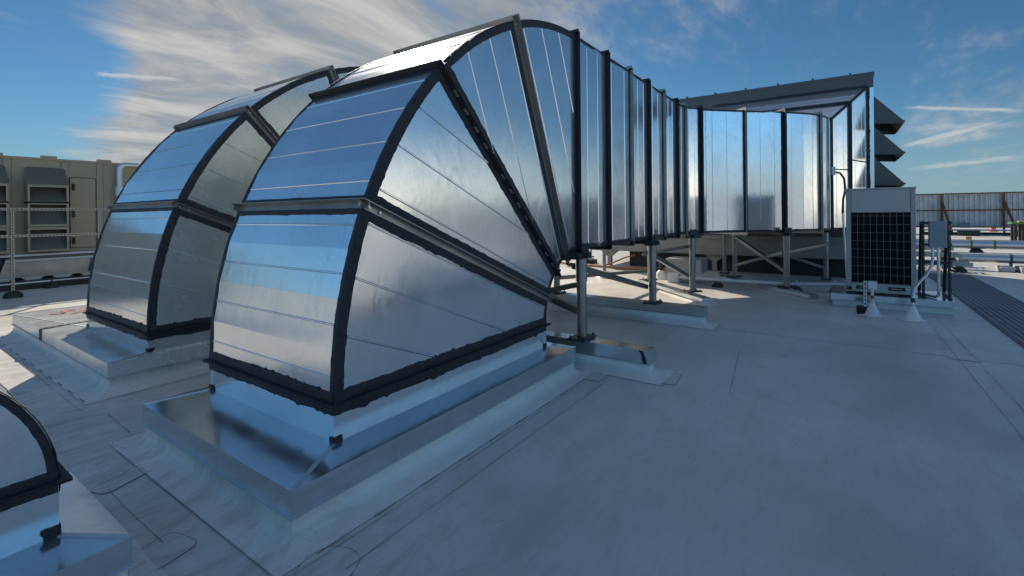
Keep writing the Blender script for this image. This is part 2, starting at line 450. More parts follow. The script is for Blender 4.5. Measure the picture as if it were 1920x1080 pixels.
def kerb(root, x0, x1, y0, y1, inner, zt, zb, flare=.17, cap=None):
    """roof kerb: white membrane upstand with a coved foot, and a sheet metal cap hipped up to the duct collar"""
    prof = [(0, zb+.02), (.0, .09), (.004, .055), (.017, .029), (.045, .013), (.095, .007), (flare, .004)]
    mb = MB(); cor = [(x0,y0,-1,-1),(x1,y0,1,-1),(x1,y1,1,1),(x0,y1,-1,1)]
    for i in range(4):
        a, b = cor[i], cor[(i+1) % 4]; n = max(2, int(math.hypot(b[0]-a[0], b[1]-a[1])/.1))
        nz = Noise1(int(abs(x0*1000+i*77+y0*31)))
        P = []; ins = .012
        for k in range(n+1):
            f = k/n
            for (d, z) in prof:
                x = a[0]+(b[0]-a[0])*f; y = a[1]+(b[1]-a[1])*f
                sx = a[2]+(b[2]-a[2])*f; sy = a[3]+(b[3]-a[3])*f
                dd = d - ins + (.0018*nz.fbm(f*n*.33+d*20) if d < .1 else .0)
                P.append((x + (a[2] if a[2] == b[2] else sx)*dd, y + (a[3] if a[3] == b[3] else sy)*dd, z))
        m_ = len(prof)
        mb.add(P, [[k*m_+j, k*m_+j+1, (k+1)*m_+j+1, (k+1)*m_+j] for k in range(n) for j in range(m_-1)], 0, True)
    mb.build('membrane_flashing', M_FLASH, root)
    mb = MB()
    C = [(x0,y0),(x1,y0),(x1,y1),(x0,y1)]
    ix0, ix1, iy0, iy1 = inner
    I = [(ix0,iy0),(ix1,iy0),(ix1,iy1),(ix0,iy1)]
    zi = zt+.018
    for i in range(4):
        j = (i+1) % 4
        mb.poly([(C[i][0],C[i][1],zb),(C[j][0],C[j][1],zb),(C[j][0],C[j][1],zt),(C[i][0],C[i][1],zt)])
        mb.poly([(C[i][0],C[i][1],zt),(C[j][0],C[j][1],zt),(I[j][0],I[j][1],zi),(I[i][0],I[i][1],zi)])
    mb.poly([(p[0],p[1],zi) for p in I])
    mb.poly([(p[0],p[1],zb+.004) for p in C][::-1])
    mb.build('metal_cap', cap or M_CAP, root)
    # hem: small outward drip edge, and folded hip seams
    mb = MB(); h = .012
    mb.box(x0-h, x1+h, y0-h, y0, zb-.008, zb); mb.box(x0-h, x1+h, y1, y1+h, zb-.008, zb)
    mb.box(x0-h, x0, y0, y1, zb-.008, zb); mb.box(x1, x1+h, y0, y1, zb-.008, zb)
    for i in range(4):
        mb.beam((C[i][0],C[i][1],zt+.002), (I[i][0],I[i][1],zi+.002), .02, .006)
    mb.build('drip_edge', M_STRUT, root)

# ---- the big duct in front
ZC = .5
D1 = dict(X0=1.66, Y0=2.43, Y1=4.0, R=3.1, rin=.70)
duct1 = thing('elbow_duct', (D1['X0']+1.2, 3.2, .26), 'big galvanised duct rising from the nearest wide kerb and running back to the dark unit', 'duct')
CX1 = D1['X0']+D1['R']
base_collar(duct1, D1['X0'], CX1-D1['rin'], D1['Y0'], D1['Y1'], .268, ZC)
elbow(duct1, D1['X0'], D1['Y0'], D1['Y1'], ZC, D1['R'], D1['rin'], 5)
ZT, ZB = ZC+D1['R'], ZC+D1['rin']

A1C, A1R = (8.85, 1.13), 1.30        # first bend: throat radius on the near side
A2C, A2R = (12.52, 2.338), 2.15      # second bend: heel radius on the near side
def plan(tag_, u):
    """near and far plan points of the run"""
    if tag_ == 'x': return (u, 2.43), (u, 4.0)
    if tag_ == 'a':
        s, c = math.sin(R(u)), math.cos(R(u)); return (A1C[0]+A1R*s, A1C[1]+A1R*c), (A1C[0]+(A1R+1.57)*s, A1C[1]+(A1R+1.57)*c)
    if tag_ == 's':
        (n0, f0), (n1, f1) = plan('a', 45), plan('b', 45)
        return tuple(n0[i]+(n1[i]-n0[i])*u for i in (0,1)), tuple(f0[i]+(f1[i]-f0[i])*u for i in (0,1))
    if tag_ == 'b':   # u goes 45 -> 0
        s, c = math.sin(R(u)), math.cos(R(u)); return (A2C[0]-A2R*s, A2C[1]-A2R*c), (A2C[0]-(A2R-1.57)*s, A2C[1]-(A2R-1.57)*c)

segs = [  # stations of each section; a joint stands at every section end
    ([('x',CX1),('x',5.06),('x',5.33),('x',5.60)], 'dark'),
    ([('x',5.60),('x',5.78),('x',6.2),('x',6.40)], 'grey'),
    ([('x',6.40),('x',6.74),('x',6.98),('x',7.15)], 'dark'),
    ([('x',7.15),('x',7.36),('x',7.66),('x',7.90)], 'grey'),
    ([('x',7.90),('x',8.2),('x',8.45),('x',8.68)], 'dark'),
    ([('x',8.68),('x',8.85),('a',6),('a',12)], 'grey'),
    ([('a',12),('a',19),('a',26),('a',33)], 'cleat'),
    ([('a',33),('a',39),('a',45),('s',.18),('s',.40)], 'grey'),
    ([('s',.40),('s',.6),('s',.78),('s',.90)], 'cleat'),
    ([('s',.90),('b',45),('b',37),('b',30),('b',23)], 'grey'),
    ([('b',23),('b',15),('b',7),('b',0)], None)]
rnd = random.Random(8)
def joint(root, near, far, z0, z1, style, nn, tt, first=False):
    """ring of steel angle round the duct; nn = outward normal of the near wall, tt = along the duct"""
    n, f = V(near+(0,)), V(far+(0,)); nn = V(nn); tt = V(tt); e = .045
    up = V((0,0,1)); mb = MB()
    angle_bar(mb, n+up*(z0-e), n+up*(z1+e*.6), nn, tt, .06)
    angle_bar(mb, f+up*(z0-e), f+up*(z1+e*.6), -nn, tt, .06)
    angle_bar(mb, n+up*z1+nn*e, f+up*z1-nn*e, up, tt, .06)
    angle_bar(mb, n+up*z0+nn*e, f+up*z0-nn*e, -up, tt, .06)
    fl = mb.build('joint_flange', M_IRON if style == 'grey' else M_MASTIC, root)
    for zz in (z1-.05, z0+.08):
        b_ = MB(); bolt(b_, n+up*zz+nn*.008+tt*.024, nn, .011, .012); b_.build('bolt', M_STRUT, fl)
    w = .018 if style == 'grey' else .045
    for sg in (-1, 1):
        o = tt*sg*(.012 if sg < 0 else .047) + nn*.001
        band('joint_mastic', root, [n+up*z0+o, n+up*z1+o], tt*sg, nn, .006, w if sg < 0 else w*.8, .006)
        o = tt*sg*(.012 if sg < 0 else .047) + up*.001
        band('joint_mastic', root, [n+up*z1+o, f+up*z1+o], tt*sg, up, .01, w+.02, .006, .05)
    if style == 'cleat':
        for k in range(14):
            if rnd.random() < .8:
                zz = z0+.1+k*.165
                mb = MB(); mb.slab(n+up*zz, n+up*(zz+.075), nn, .012, .05, tt, .0035, .011); mb.build('cleat', M_STRUT, root)

def unit2(a, b):
    d = V((b[0]-a[0], b[1]-a[1], 0)).normalized(); return d, V((d.y, -d.x, 0))
for si, (st, jt) in enumerate(segs):
    pn = [plan(*s) for s in st]
    near = [p[0] for p in pn]; far = [p[1] for p in pn]
    wob = [0]+[rnd.uniform(-.006, .006) for _ in st[1:-1]]+[0]
    nearW = []
    for k, p in enumerate(near):
        d, nrm = unit2(near[max(k-1, 0)], near[min(k+1, len(near)-1)])
        nearW.append((p[0]+nrm.x*wob[k], p[1]+nrm.y*wob[k]))
    mb = MB()
    for k in range(len(st)-1):
        a, b = nearW[k], nearW[k+1]
        mb.poly([(a[0],a[1],ZB),(b[0],b[1],ZB),(b[0],b[1],ZT),(a[0],a[1],ZT)])
        if k > 0:
            d, nrm = unit2(a, b)
            add_bead(mb, (a[0],a[1],ZB+.05), (a[0],a[1],ZT-.06), nrm, .008, .006)
    mb.build('side_panel', M_DUCT, duct1)
    mb = MB()
    for k in range(len(st)-1):
        mb.poly([near[k]+(ZT,), near[k+1]+(ZT,), far[k+1]+(ZT,), far[k]+(ZT,)])
    mb.build('top_panel', M_DUCT, duct1)
    mb = MB()
    for k in range(len(st)-1):
        mb.poly([near[k]+(ZB,), far[k]+(ZB,), far[k+1]+(ZB,), near[k+1]+(ZB,)])
        mb.poly([far[k+1]+(ZB,), far[k]+(ZB,), far[k]+(ZT,), far[k+1]+(ZT,)])
    mb.build('underside_panel', M_DUCT, duct1)
    nr = [unit2(near[max(k-1, 0)], near[min(k+1, len(near)-1)])[1] for k in range(len(st))]
    band('edge_mastic', duct1, [p+(ZB+.006,) for p in near], (0,0,1), nr, .006, .04, .005)
    band('edge_mastic', duct1, [p+(ZT-.006,) for p in near], (0,0,-1), nr, .006, .03, .005)
    if si == 0:
        joint(duct1, near[0], far[0], ZB, ZT, 'dark', (0,-1,0), (1,0,0))
    if jt:
        d, nrm = unit2(near[-2], near[-1])
        if si+1 < len(segs):
            q = plan(*segs[si+1][0][1])[0]; d2, _ = unit2(near[-1], q); d = (d+d2).normalized(); nrm = V((d.y, -d.x, 0))
        joint(duct1, near[-1], far[-1], ZB, ZT, jt, nrm, d)

# flared transition onto the air handler
AX = 13.62
TR = [(12.52, .188, 1.758, ZB, ZT), (13.06, -.16, 2.28, ZB, 4.02), (AX, -.50, 2.84, ZB-.02, 4.44)]
def trc(i): x, a, b, z0, z1 = TR[i]; return [V((x,a,z0)), V((x,b,z0)), V((x,b,z1)), V((x,a,z1))]
for i in (0, 1):
    a, b = trc(i), trc(i+1)
    for nm, (j, k) in (('side_panel', (0, 3)), ('top_panel', (3, 2)), ('underside_panel', (1, 0)), ('side_panel', (2, 1))):
        mb = MB(); mb.poly([a[j], b[j], b[k], a[k]])
        nrm = (b[j]-a[j]).cross(a[k]-a[j]).normalized()
        if nm == 'side_panel' and j == 0:
            for f in (.3, .68):
                add_bead(mb, a[0].lerp(b[0], f)+V((0,0,.05)), a[3].lerp(b[3], f)-V((0,0,.08)), nrm, .007, .005)
        if nm == 'top_panel':
            for f in (.5,):
                add_bead(mb, a[3].lerp(b[3], f)+V((0,.06,0)), a[2].lerp(b[2], f)-V((0,.06,0)), nrm, .007, .005)
        mb.build(nm, M_DUCT, duct1)
    mb = MB()
    n_side = (b[0]-a[0]).cross(a[3]-a[0]).normalized(); n_top = (b[3]-a[3]).cross(a[2]-a[3]).normalized()
    mb.slab(a[3], b[3], n_side, -.004, .012, V((0,0,1)), -.035, .006)
    mb.slab(a[3], b[3], n_top, -.004, .012, V((0,1,0)), -.004, .03)
    mid = [a[0].lerp(a[3], .55), b[0].lerp(b[3], .47)]
    mb.slab(mid[0], mid[1], n_side, -.004, .012, V((0,0,1)), -.012, .012)
    mb.slab(a[0], b[0], n_side, -.004, .012, V((0,0,1)), -.006, .035)
    mb.build('edge_mastic', M_MASTIC, duct1)
for i, st in ((0, 'dark'), (1, 'dark')):
    x, y0, y1, z0, z1 = TR[i]
    mb = MB(); h = .05
    mb.box(x-.028, x+.028, y0-h, y0+.002, z0-.03, z1+h); mb.box(x-.028, x+.028, y1-.002, y1+h, z0-.03, z1+h)
    mb.box(x-.028, x+.028, y0+.002, y1-.002, z1-.002, z1+h); mb.box(x-.028, x+.028, y0+.002, y1-.002, z0-.03, z0+.002)
    mb.build('joint_flange', M_MASTIC if i else M_DARK, duct1)
mb = MB(); x, y0, y1, z0, z1 = TR[2]
for (p0, p1, ax, n) in (((AX-.004,y0,z0),(AX-.004,y0,z1),(0,-1,0),(-1,0,0)), ((AX-.004,y0,z1),(AX-.004,y1,z1),(0,0,1),(-1,0,0))):
    ribbon(mb, [p0, p1], ax, n, .03, .045, .012, .05, .4)
mb.build('joint_mastic', M_MASTIC, duct1)

k1 = thing('roof_kerb', (2.77, 3.17, 0), 'wide metal capped kerb carrying the nearest big duct elbow, its corner towards the camera', 'roof kerb')
kerb(k1, 1.27, 4.27, 2.21, 4.13, (D1['X0'], CX1-D1['rin'], D1['Y0'], D1['Y1']), .26, .13)

# ---- the second big duct
D2 = dict(X0=1.77, Y0=5.60, Y1=7.54, R=3.36, rin=.72)
CX2 = D2['X0']+D2['R']; ZC2 = .46
duct2 = thing('elbow_duct', (D2['X0']+1.2, 6.5, .26), 'second galvanised duct elbow, standing behind the nearest one on the long kerb with red lettering', 'duct')
base_collar(duct2, D2['X0'], CX2-D2['rin'], D2['Y0'], D2['Y1'], .268, ZC2)
elbow(duct2, D2['X0'], D2['Y0'], D2['Y1'], ZC2, D2['R'], D2['rin'], 9, dark=(), cheek=M_DULL)
z0, z1 = ZC2+D2['rin'], ZC2+D2['R']
xs = [CX2, 6.2, 7.4, 8.5, 9.6]
for a, b in zip(xs, xs[1:]):
    for nm, q in (('side_panel', [(a,D2['Y0'],z0),(b,D2['Y0'],z0),(b,D2['Y0'],z1),(a,D2['Y0'],z1)]), ('top_panel', [(a,D2['Y0'],z1),(b,D2['Y0'],z1),(b,D2['Y1'],z1),(a,D2['Y1'],z1)])):
        mb = MB(); mb.poly(q); mb.build(nm, M_DUCT, duct2)
    mb = MB(); mb.poly([(a,D2['Y0'],z0),(a,D2['Y1'],z0),(b,D2['Y1'],z0),(b,D2['Y0'],z0)]); mb.poly([(b,D2['Y1'],z0),(a,D2['Y1'],z0),(a,D2['Y1'],z1),(b,D2['Y1'],z1)])
    mb.build('underside_panel', M_DUCT, duct2)
    joint(duct2, (a, D2['Y0']), (a, D2['Y1']), z0, z1, 'dark', (0,-1,0), (1,0,0))
mb = MB(); mb.poly([(9.6,D2['Y0'],z0),(9.6,D2['Y1'],z0),(9.6,D2['Y1'],z1),(9.6,D2['Y0'],z1)]); mb.build('end_panel', M_DUCT, duct2)
k2 = thing('roof_kerb', (3, 7.5, 0), 'long metal capped kerb with red stencilled lettering under the second duct', 'roof kerb')
kerb(k2, 1.44, 4.6, 5.54, 9.56, (D2['X0'], CX2-D2['rin'], D2['Y0'], D2['Y1']), .26, .13, .22, M_CAP2)
mb = MB()
ribbon(mb, [(1.437, 7.98, .135), (1.437, 7.98, .262)], (0,1,0), (-1,0,0), .05, .05, .006)
ribbon(mb, [(1.437, 7.98, .266), (1.7, 7.98, .276), (4.55, 7.98, .276)], (0,1,0), (0,0,1), .05, .045, .01)
mb.build('cap_joint_mastic', M_MASTIC, k2)
def lettering(txt, loc, size, rot, mat, parent, name='lettering', align='CENTER', ext=.001):
    cu = bpy.data.curves.new(name, 'FONT'); cu.body = txt; cu.size = size; cu.align_x = align; cu.extrude = ext
    cu.materials.append(mat); o = bpy.data.objects.new(name, cu); COL.objects.link(o)
    o.parent = parent; o.location = V(loc) - LOC[parent.name]; o.rotation_euler = rot
    return o
lettering('STEP', (1.98, 8.72, .281), .44, (0, 0, R(-52)), M_RED, k2)
lettering('NO', (2.55, 8.6, .281), .36, (0, 0, R(-52)), M_RED, k2)

# ---- small duct close on the left
D3 = dict(X0=.537, Y0=2.716, Y1=3.19, R=.617, rin=.12)
duct3 = thing('elbow_duct', (.29, 2.95, .26), 'small galvanised duct elbow close by with a thick black edge, cut off by the photo', 'duct')
base_collar(duct3, D3['X0']-D3['R']+D3['rin'], D3['X0'], D3['Y0'], D3['Y1'], .268, .5, .042)
pt3 = elbow(duct3, D3['X0'], D3['Y0'], D3['Y1'], .5, D3['R'], D3['rin'], 21, mirror=-1, gores=1, facets=16, dark=(), beads=False)
mb = MB(); xa, xb = D3['X0']-D3['R'], -1.0
mb.poly([(xb,2.716,.62),(xa,2.716,.62),(xa,2.716,1.117),(xb,2.716,1.117)]); mb.poly([(xb,3.19,1.117),(xa,3.19,1.117),(xa,3.19,.62),(xb,3.19,.62)])
mb.poly([(xb,2.716,1.117),(xa,2.716,1.117),(xa,3.19,1.117),(xb,3.19,1.117)]); mb.poly([(xb,3.19,.62),(xa,3.19,.62),(xa,2.716,.62),(xb,2.716,.62)])
mb.poly([(xb,2.716,.62),(xb,2.716,1.117),(xb,3.19,1.117),(xb,3.19,.62)])
mb.build('straight_panel', M_DUCT, duct3)
k3 = thing('roof_kerb', (-.2, 2.95, 0), 'small metal capped kerb under the near little duct, its corner beside a membrane patch', 'roof kerb')
kerb(k3, -1.3, .72, 2.475, 3.42, (D3['X0']-D3['R']+D3['rin'], D3['X0'], D3['Y0'], D3['Y1']), .25, .135, .14)

# ------------------------------------------------------------------ supports under the run
def sleeper(name_label, p0, p1, w, zt, zb, ends=True):
    """low membrane-wrapped rail with a metal cap, from p0 to p1 (plan)"""
    c = ((p0[0]+p1[0])/2, (p0[1]+p1[1])/2, 0)
    t = thing('support_rail', c, name_label, 'support rail', 'low capped rails under the duct')
    d, n = unit2(p0, p1); a, b = V(p0+(0,)), V(p1+(0,))
    mb = MB(); mb.slab(a, b, n, -w/2, w/2, (0,0,1), zb, zt)
    mb.slab(a-d*.004, b+d*.004, n, -w/2-.012, w/2+.012, (0,0,1), zb-.008, zb)
    mb.build('metal_cap', M_CAP, t, .003)
    mb = MB(); prof = [(-.015, zb+.01), (-.015, zb*.6), (-.008, zb*.38), (.02, zb*.2), (.07, zb*.08), (.14, .005)]
    m_ = len(prof); P = []
    ring = [(a, -d-n), (a, -d+n), (b, d+n), (b, d-n), (a, -d-n)]
    for (p, o) in ring:
        for (q, z) in prof:
            sgn_n = o.dot(n); sgn_d = o.dot(d)
            P.append(p + n*sgn_n*(w/2+q) + d*sgn_d*q*(1 if q > 0 else 1) + V((0,0,z)))
    mb.add(P, [[i*m_+j, (i+1)*m_+j, (i+1)*m_+j+1, i*m_+j+1] for i in range(4) for j in range(m_-1)], 0, True)
    mb.build('membrane_flashing', M_FLASH, t)
    return t
s1 = sleeper('nearest low rail, sticking out past the elbow with a black smear near its end', (4.60, 4.3), (4.60, 1.53), .19, .26, .13)
mb = MB(); ribbon(mb, [(4.503, 1.62, .255), (4.503, 1.60, .2), (4.503, 1.585, .136)], (0,1,0), (-1,0,0), .02, .02, .003, .01, .5); mb.build('mastic_smear', M_MASTIC, s1)
sleeper('second low rail, long and with a white coved foot, behind the nearest one', (7.05, 4.4), (7.05, 1.58), .2, .26, .14)
sleeper('third low rail, slanting under the angled duct beside the sunlit patch', (8.66, 1.92), (10.45, 3.71), .2, .11, .06)
sleeper('fourth low rail, slanting under the duct close to the condenser kerb', (10.1, .42), (12.1, 2.42), .2, .10, .05)

def frame(label, pa, pb, zt, r, zb, braces, extra=()):
    t = thing('pipe_stand', (pa[0], pa[1], zb), label, 'duct support', 'post frames carrying the duct')
    d, n = unit2(pa, pb)
    for p in (pa, pb):
        mb = MB(); mb.tube([p+(zb+.02,), p+(zt-.06,)], r, 18); mb.tube([p+(zt-.32,), p+(zt-.06,)], r*1.14, 18)
        mb.build('post', M_STEEL, t)
        mb = MB(); mb.cbox(V(p+(zb,)), d, n, .2, .3, .018)
        for sx in (-1, 1):
            for sy in (-1, 1): mb.tube([V(p+(zb+.018,))+d*sx*.075+n*sy*.12, V(p+(zb+.045,))+d*sx*.075+n*sy*.12], .012, 6)
        mb.build('base_plate', M_DARK, t)
        mb = MB(); mb.cbox(V(p+(zt-.075,)), d, n, .14, .36, .012); mb.cbox(V(p+(zt-.062,)), d, n, .1, .3, .05)
        mb.cbox(V(p+(zt-.012,))-d*.05, d, n, .02, .14, .1)
        bolt(mb, V(p+(zt-.03,))+n*.15, n, .014, .03)
        mb.build('bracket', M_DARK, t)
    mb = MB(); mb.slab(V(pa+(0,))-d*.1, V(pb+(0,))+d*.1, n, -.03, .03, (0,0,1), zt-.062, zt-.012); mb.build('cross_beam', M_DARK, t)
    for (a, b, w) in braces:
        mb = MB(); mb.beam(a, b, w, w); mb.beam(V(a)+V((0,0,w*.62)), V(b)+V((0,0,w*.62)), w*1.2, .006)
        mb.build('brace', M_STEEL, t)
    return t
zp = ZB-.005
frame('stout pipe post on the nearest low rail, right beside the elbow', (4.6,2.30), (4.6,3.92), zp, .054, .262,
      [((4.64,2.3,.84),(4.64,3.92,.42),.05), ((4.64,2.3,.52),(4.64,3.92,1.0),.06)])
frame('pipe post on the second low rail with a long sloping brace from the elbow', (6.98,2.32), (6.98,3.95), zp, .054, .262,
      [((4.66,2.42,1.02),(6.95,2.40,.49),.055), ((6.98,3.9,.52),(10.2,3.55,.32),.05)])
q = .7071
frame('pipe post standing on the third, slanting rail', (9.24,2.31), (10.36,3.5), zp, .054, .112,
      [((7.02,2.40,1.0),(9.2,2.39,.40),.055), ((9.26,2.40,.95),(8.2,2.9,.86),.04)])
frame('pipe post on the fourth slanting rail next to the condenser', (10.78,.90), (11.9,2.03), zp, .054, .102,
      [((11.86,2.0,1.02),(10.8,.93,.42),.06), ((11.86,2.05,.36),(10.8,.96,.78),.05), ((10.85,.9,.79),(12.9,.25,.86),.05)])
frame('pipe post tucked under the flared end of the duct by the air handler', (12.95,2.45), (12.95,.3), zp, .05, .05,
      [((12.9,2.4,1.0),(12.9,.3,.3),.05)])

# ------------------------------------------------------------------ air handler on the right
FX, FY0, FY1, FZ0, FZ1 = 13.65, -.61, 6.45, .98, 4.74
ahu = thing('air_handler', (15.6, 3, 0), 'large dark grey air handler on a pale base rail, where the big duct ends', 'air handler')
mb = MB(); mb.box(FX, 17.6, FY0, FY1, FZ0, FZ1-.02)
mb.build('body', M_GREY, ahu)
mb = MB(); mb.box(FX-.03, 17.63, FY0-.03, FY1+.03, FZ1-.02, FZ1+.045); mb.box(FX-.02, FX, FY0-.012, FY1+.01, FZ1-.30, FZ1-.02)
for k in range(9):
    y = FY0+.42+k*.74
    mb.box(FX-.04, FX+.3, y-.02, y+.02, FZ1+.045, FZ1+.085)
for k in range(16):
    mb.tube([(FX-.02, FY0+.2+k*.4, FZ1-.06), (FX-.027, FY0+.2+k*.4, FZ1-.06)], .012, 6)
for k in range(6):
    y = FY0+.9+k*1.05; mb.box(FX-.0225, FX-.02, y-.003, y+.003, FZ1-.3, FZ1-.02)
mb.build('roof_trim', M_GREY, ahu)
mb = MB(); mb.box(FX-.012, FX+.05, FY0-.014, FY0+.075, FZ0, FZ1-.31); mb.build('corner_post', M_DUCT, ahu)
mb = MB(); mb.box(FX-.03, 17.63, FY0-.02, FY1+.02, .50, .88); mb.box(FX-.07, 17.66, FY0-.05, FY1+.05, .88, .98); mb.box(FX-.05, FX+.1, FY0, FY1, .46, .50)
mb.build('base_rail', M_BASE, ahu)
for k, y in enumerate((5.9, 2.85)):
    for x in (FX+.12,):
        mb = MB(); P = []
        for (w, z) in ((.3, .46), (.06, .27)):
            P += [(x-.05,y-w,z),(x+.05,y-w,z),(x+.05,y+w,z),(x-.05,y+w,z)]
        mb.add(P, [[0,1,2,3],[7,6,5,4],[0,4,5,1],[1,5,6,2],[2,6,7,3],[3,7,4,0]])
        mb.box(x-.06, x+.06, y-.06, y+.06, .0, .27)
        mb.build('pedestal', M_BASE, ahu)
for k in range(3):
    ztop = 4.26-k*.70; zbot = ztop-.66
    mb = MB(); x0, x1 = FX+.06, FX+1.95; P = []
    for x in (x0, x1): P += [(x, FY0, ztop), (x, FY0-.56, zbot), (x, FY0-.53, zbot-.05), (x, FY0, zbot-.0)]
    mb.add(P, [[0,1,2,3],[7,6,5,4],[0,4,5,1],[1,5,6,2]])
    mb.slab((x0, FY0, zbot+.01), (x0, FY0-.56, zbot+.01), (1,0,0), -.012, .004, (0,0,1), -.012, .012)
    mb.slab((x0, FY0-.56, zbot), (x1, FY0-.56, zbot), (0,1,0), -.012, .012, (0,0,1), -.014, .014)
    h = mb.build('intake_hood', M_GREY, ahu)
mb = MB(); mb.box(13.86, 17.4, FY0+.02, 5.3, 0, .455); mb.build('shade_block', M_BLACK, ahu)  # black block added as the deep shade under the air handler

# ------------------------------------------------------------------ tan air handler on the left
LY, LX0, LX1 = 16.5, -4.0, 9.0
tan = thing('air_handler', (2.5, 18, 0), 'long tan air handler with stacked hoods and a door, behind the perforated railing', 'air handler')
mb = MB(); mb.box(LX0, LX1, LY, 19.5, .74, 3.08)
mb.build('body', M_TAN, tan)
mb = MB(); mb.box(LX0-.03, LX1+.03, LY-.035, 19.53, 3.08, 3.13)
for x in (1.1, 2.1, 3.05, 4.15): mb.box(x-.03, x+.25, LY-.05, LY+.12, 3.13, 3.19)
mb.build('roof_trim', M_TAN, tan)
mb = MB()
for x in (2.42, 3.46, 4.16, 5.2): mb.box(x-.07, x+.07, LY-.012, LY, .76, 3.06)
mb.box(3.54, 4.09, LY-.012, LY, 2.70, 2.74)
for x in (3.6, 4.03):
    for z in (2.78, 2.9, 3.02): mb.tube([(x, LY-.0, z), (x, LY-.018, z)], .012, 6)
mb.build('seam_trim', M_TAN, tan)
for x in (2.35, 2.49, 3.39, 3.53, 4.09, 4.23, 5.13, 5.27):
    mb = MB(); mb.box(x-.005, x+.005, LY-.014, LY-.002, .76, 3.06); mb.build('panel_gap', M_TAND, tan)
mb = MB(); mb.box(3.535, 4.075, LY-.016, LY-.002, .825, 2.675); mb.build('door_gap', M_BLACK, tan)
mb = MB(); mb.box(3.55, 4.06, LY-.03, LY, .84, 2.66)
dr = mb.build('door', M_TAN, tan, .004)
for z in (2.42, 1.72, 1.02):
    mb = MB(); mb.box(3.585, 3.635, LY-.075, LY-.03, z-.085, z+.085); mb.box(3.59, 3.63, LY-.095, LY-.075, z-.085, z-.0); mb.build('handle', M_BLACK, dr, .006)
for x0 in (2.71, 1.65, .6):
    x1 = x0+.74
    hx = [(2.92, 2.05), (1.97, 1.44), (1.36, .80)]
    for k in range(3):
        mb = MB(); zt = 2.86 if k == 0 else 2.03-.62*(k-1)-.02; zb = 1.98 if k == 0 else zt-.6
        dp = .34
        fz1 = 2.44 if k == 0 else zt-.0
        # cheeks, sloping top, frame round a dark opening
        for x in (x0, x1-.012):
            mb.slab((x,0,0), (x+.012,0,0), (0,1,0), LY-dp, LY, (0,0,1), zb, fz1)
        if k == 0:
            for x in (x0, x1-.012):
                mb.add([(x,LY-dp,fz1),(x+.012,LY-dp,fz1),(x,LY,fz1),(x+.012,LY,fz1),(x,LY-.06,zt),(x+.012,LY-.06,zt),(x,LY,zt),(x+.012,LY,zt)],
                       [[0,2,6,4],[1,5,7,3],[0,4,5,1]])
        mb.box(x0, x1, LY-dp-.02, LY-dp, fz1-.06, fz1); mb.box(x0, x1, LY-dp-.02, LY-dp, zb, zb+.05)
        mb.box(x0, x0+.04, LY-dp-.02, LY-dp, zb+.05, fz1-.06); mb.box(x1-.04, x1, LY-dp-.02, LY-dp, zb+.05, fz1-.06)
        if k == 0: mb.add([(x0-.02,LY-dp-.03,fz1+.005),(x1+.02,LY-dp-.03,fz1+.005),(x1-.03,LY-.04,zt+.01),(x0+.03,LY-.04,zt+.01),(x0-.02,LY-dp-.03,fz1+.02),(x1+.02,LY-dp-.03,fz1+.02),(x1-.03,LY-.04,zt+.025),(x0+.03,LY-.04,zt+.025)],
                         [[0,3,2,1],[4,5,6,7],[0,1,5,4],[2,3,7,6],[1,2,6,5],[3,0,4,7]], 1)
        else: mb.box(x0, x1, LY-dp-.02, LY, zt+.002, zt+.014, 1)
        h = mb.build('intake_hood', [M_TAN, M_TAND], tan)
        mb = MB(); mb.poly([(x0+.03,LY-dp+.01,zb+.03),(x1-.03,LY-dp+.01,zb+.03),(x1-.03,LY-.02,fz1-.02),(x0+.03,LY-.02,fz1-.02)]); mb.build('baffle', M_TAND, h)
mb = MB(); mb.box(LX0, LX1, LY-.04, LY+.02, .20, .56); mb.box(LX0, LX1, LY-.12, LY-.04, .61, .69, 1)
mb.box(LX0, LX1, LY-.1, LY-.04, .17, .2)
mb.build('base_rail', [M_RAIL, M_TAND], tan)
for z0_, z1_, d_ in ((.565, .612, .16), (.69, .738, .22)):
    mb = MB(); mb.box(LX0, LX1, LY-d_, LY-.045 if z0_ < .6 else LY+.06, z0_, z1_); mb.build('ledge', M_WHITE, tan)  # white paint stands for the sky's reflection on the ledge tops
for x in (2.33, 4.05, .5, -1.5, 6):
    mb = MB(); mb.beam((x, LY-.2, .68), (x-.12, LY-.07, .2), .05, .06); mb.build('strut', M_DARK, tan)
for x in (2.6, 3.15, 3.7, 1.2, 5, 7):
    mb = MB(); mb.lathe((x, LY+.12, 0), [(.2, 0), (.16, .07), (.07, .15), (.05, .2)], 14); mb.build('foot', M_BLACK, tan)
flue = thing('vent_pipe', (4.53, 16.3, 0), 'shiny white bent vent pipe standing against the tan air handler', 'vent pipe')
mb = MB(); mb.tube([(4.53,16.3,.0),(4.53,16.3,2.85),(4.535,16.3,2.97),(4.57,16.3,3.04),(4.65,16.3,3.07),(4.95,16.3,3.08)], .075, 16); mb.build('pipe', M_STRUT, flue)
mb = MB(); mb.tube([(4.53,16.3,2.2),(4.53,16.3,2.45)], .092, 16); mb.build('sleeve', M_WHITE, flue)

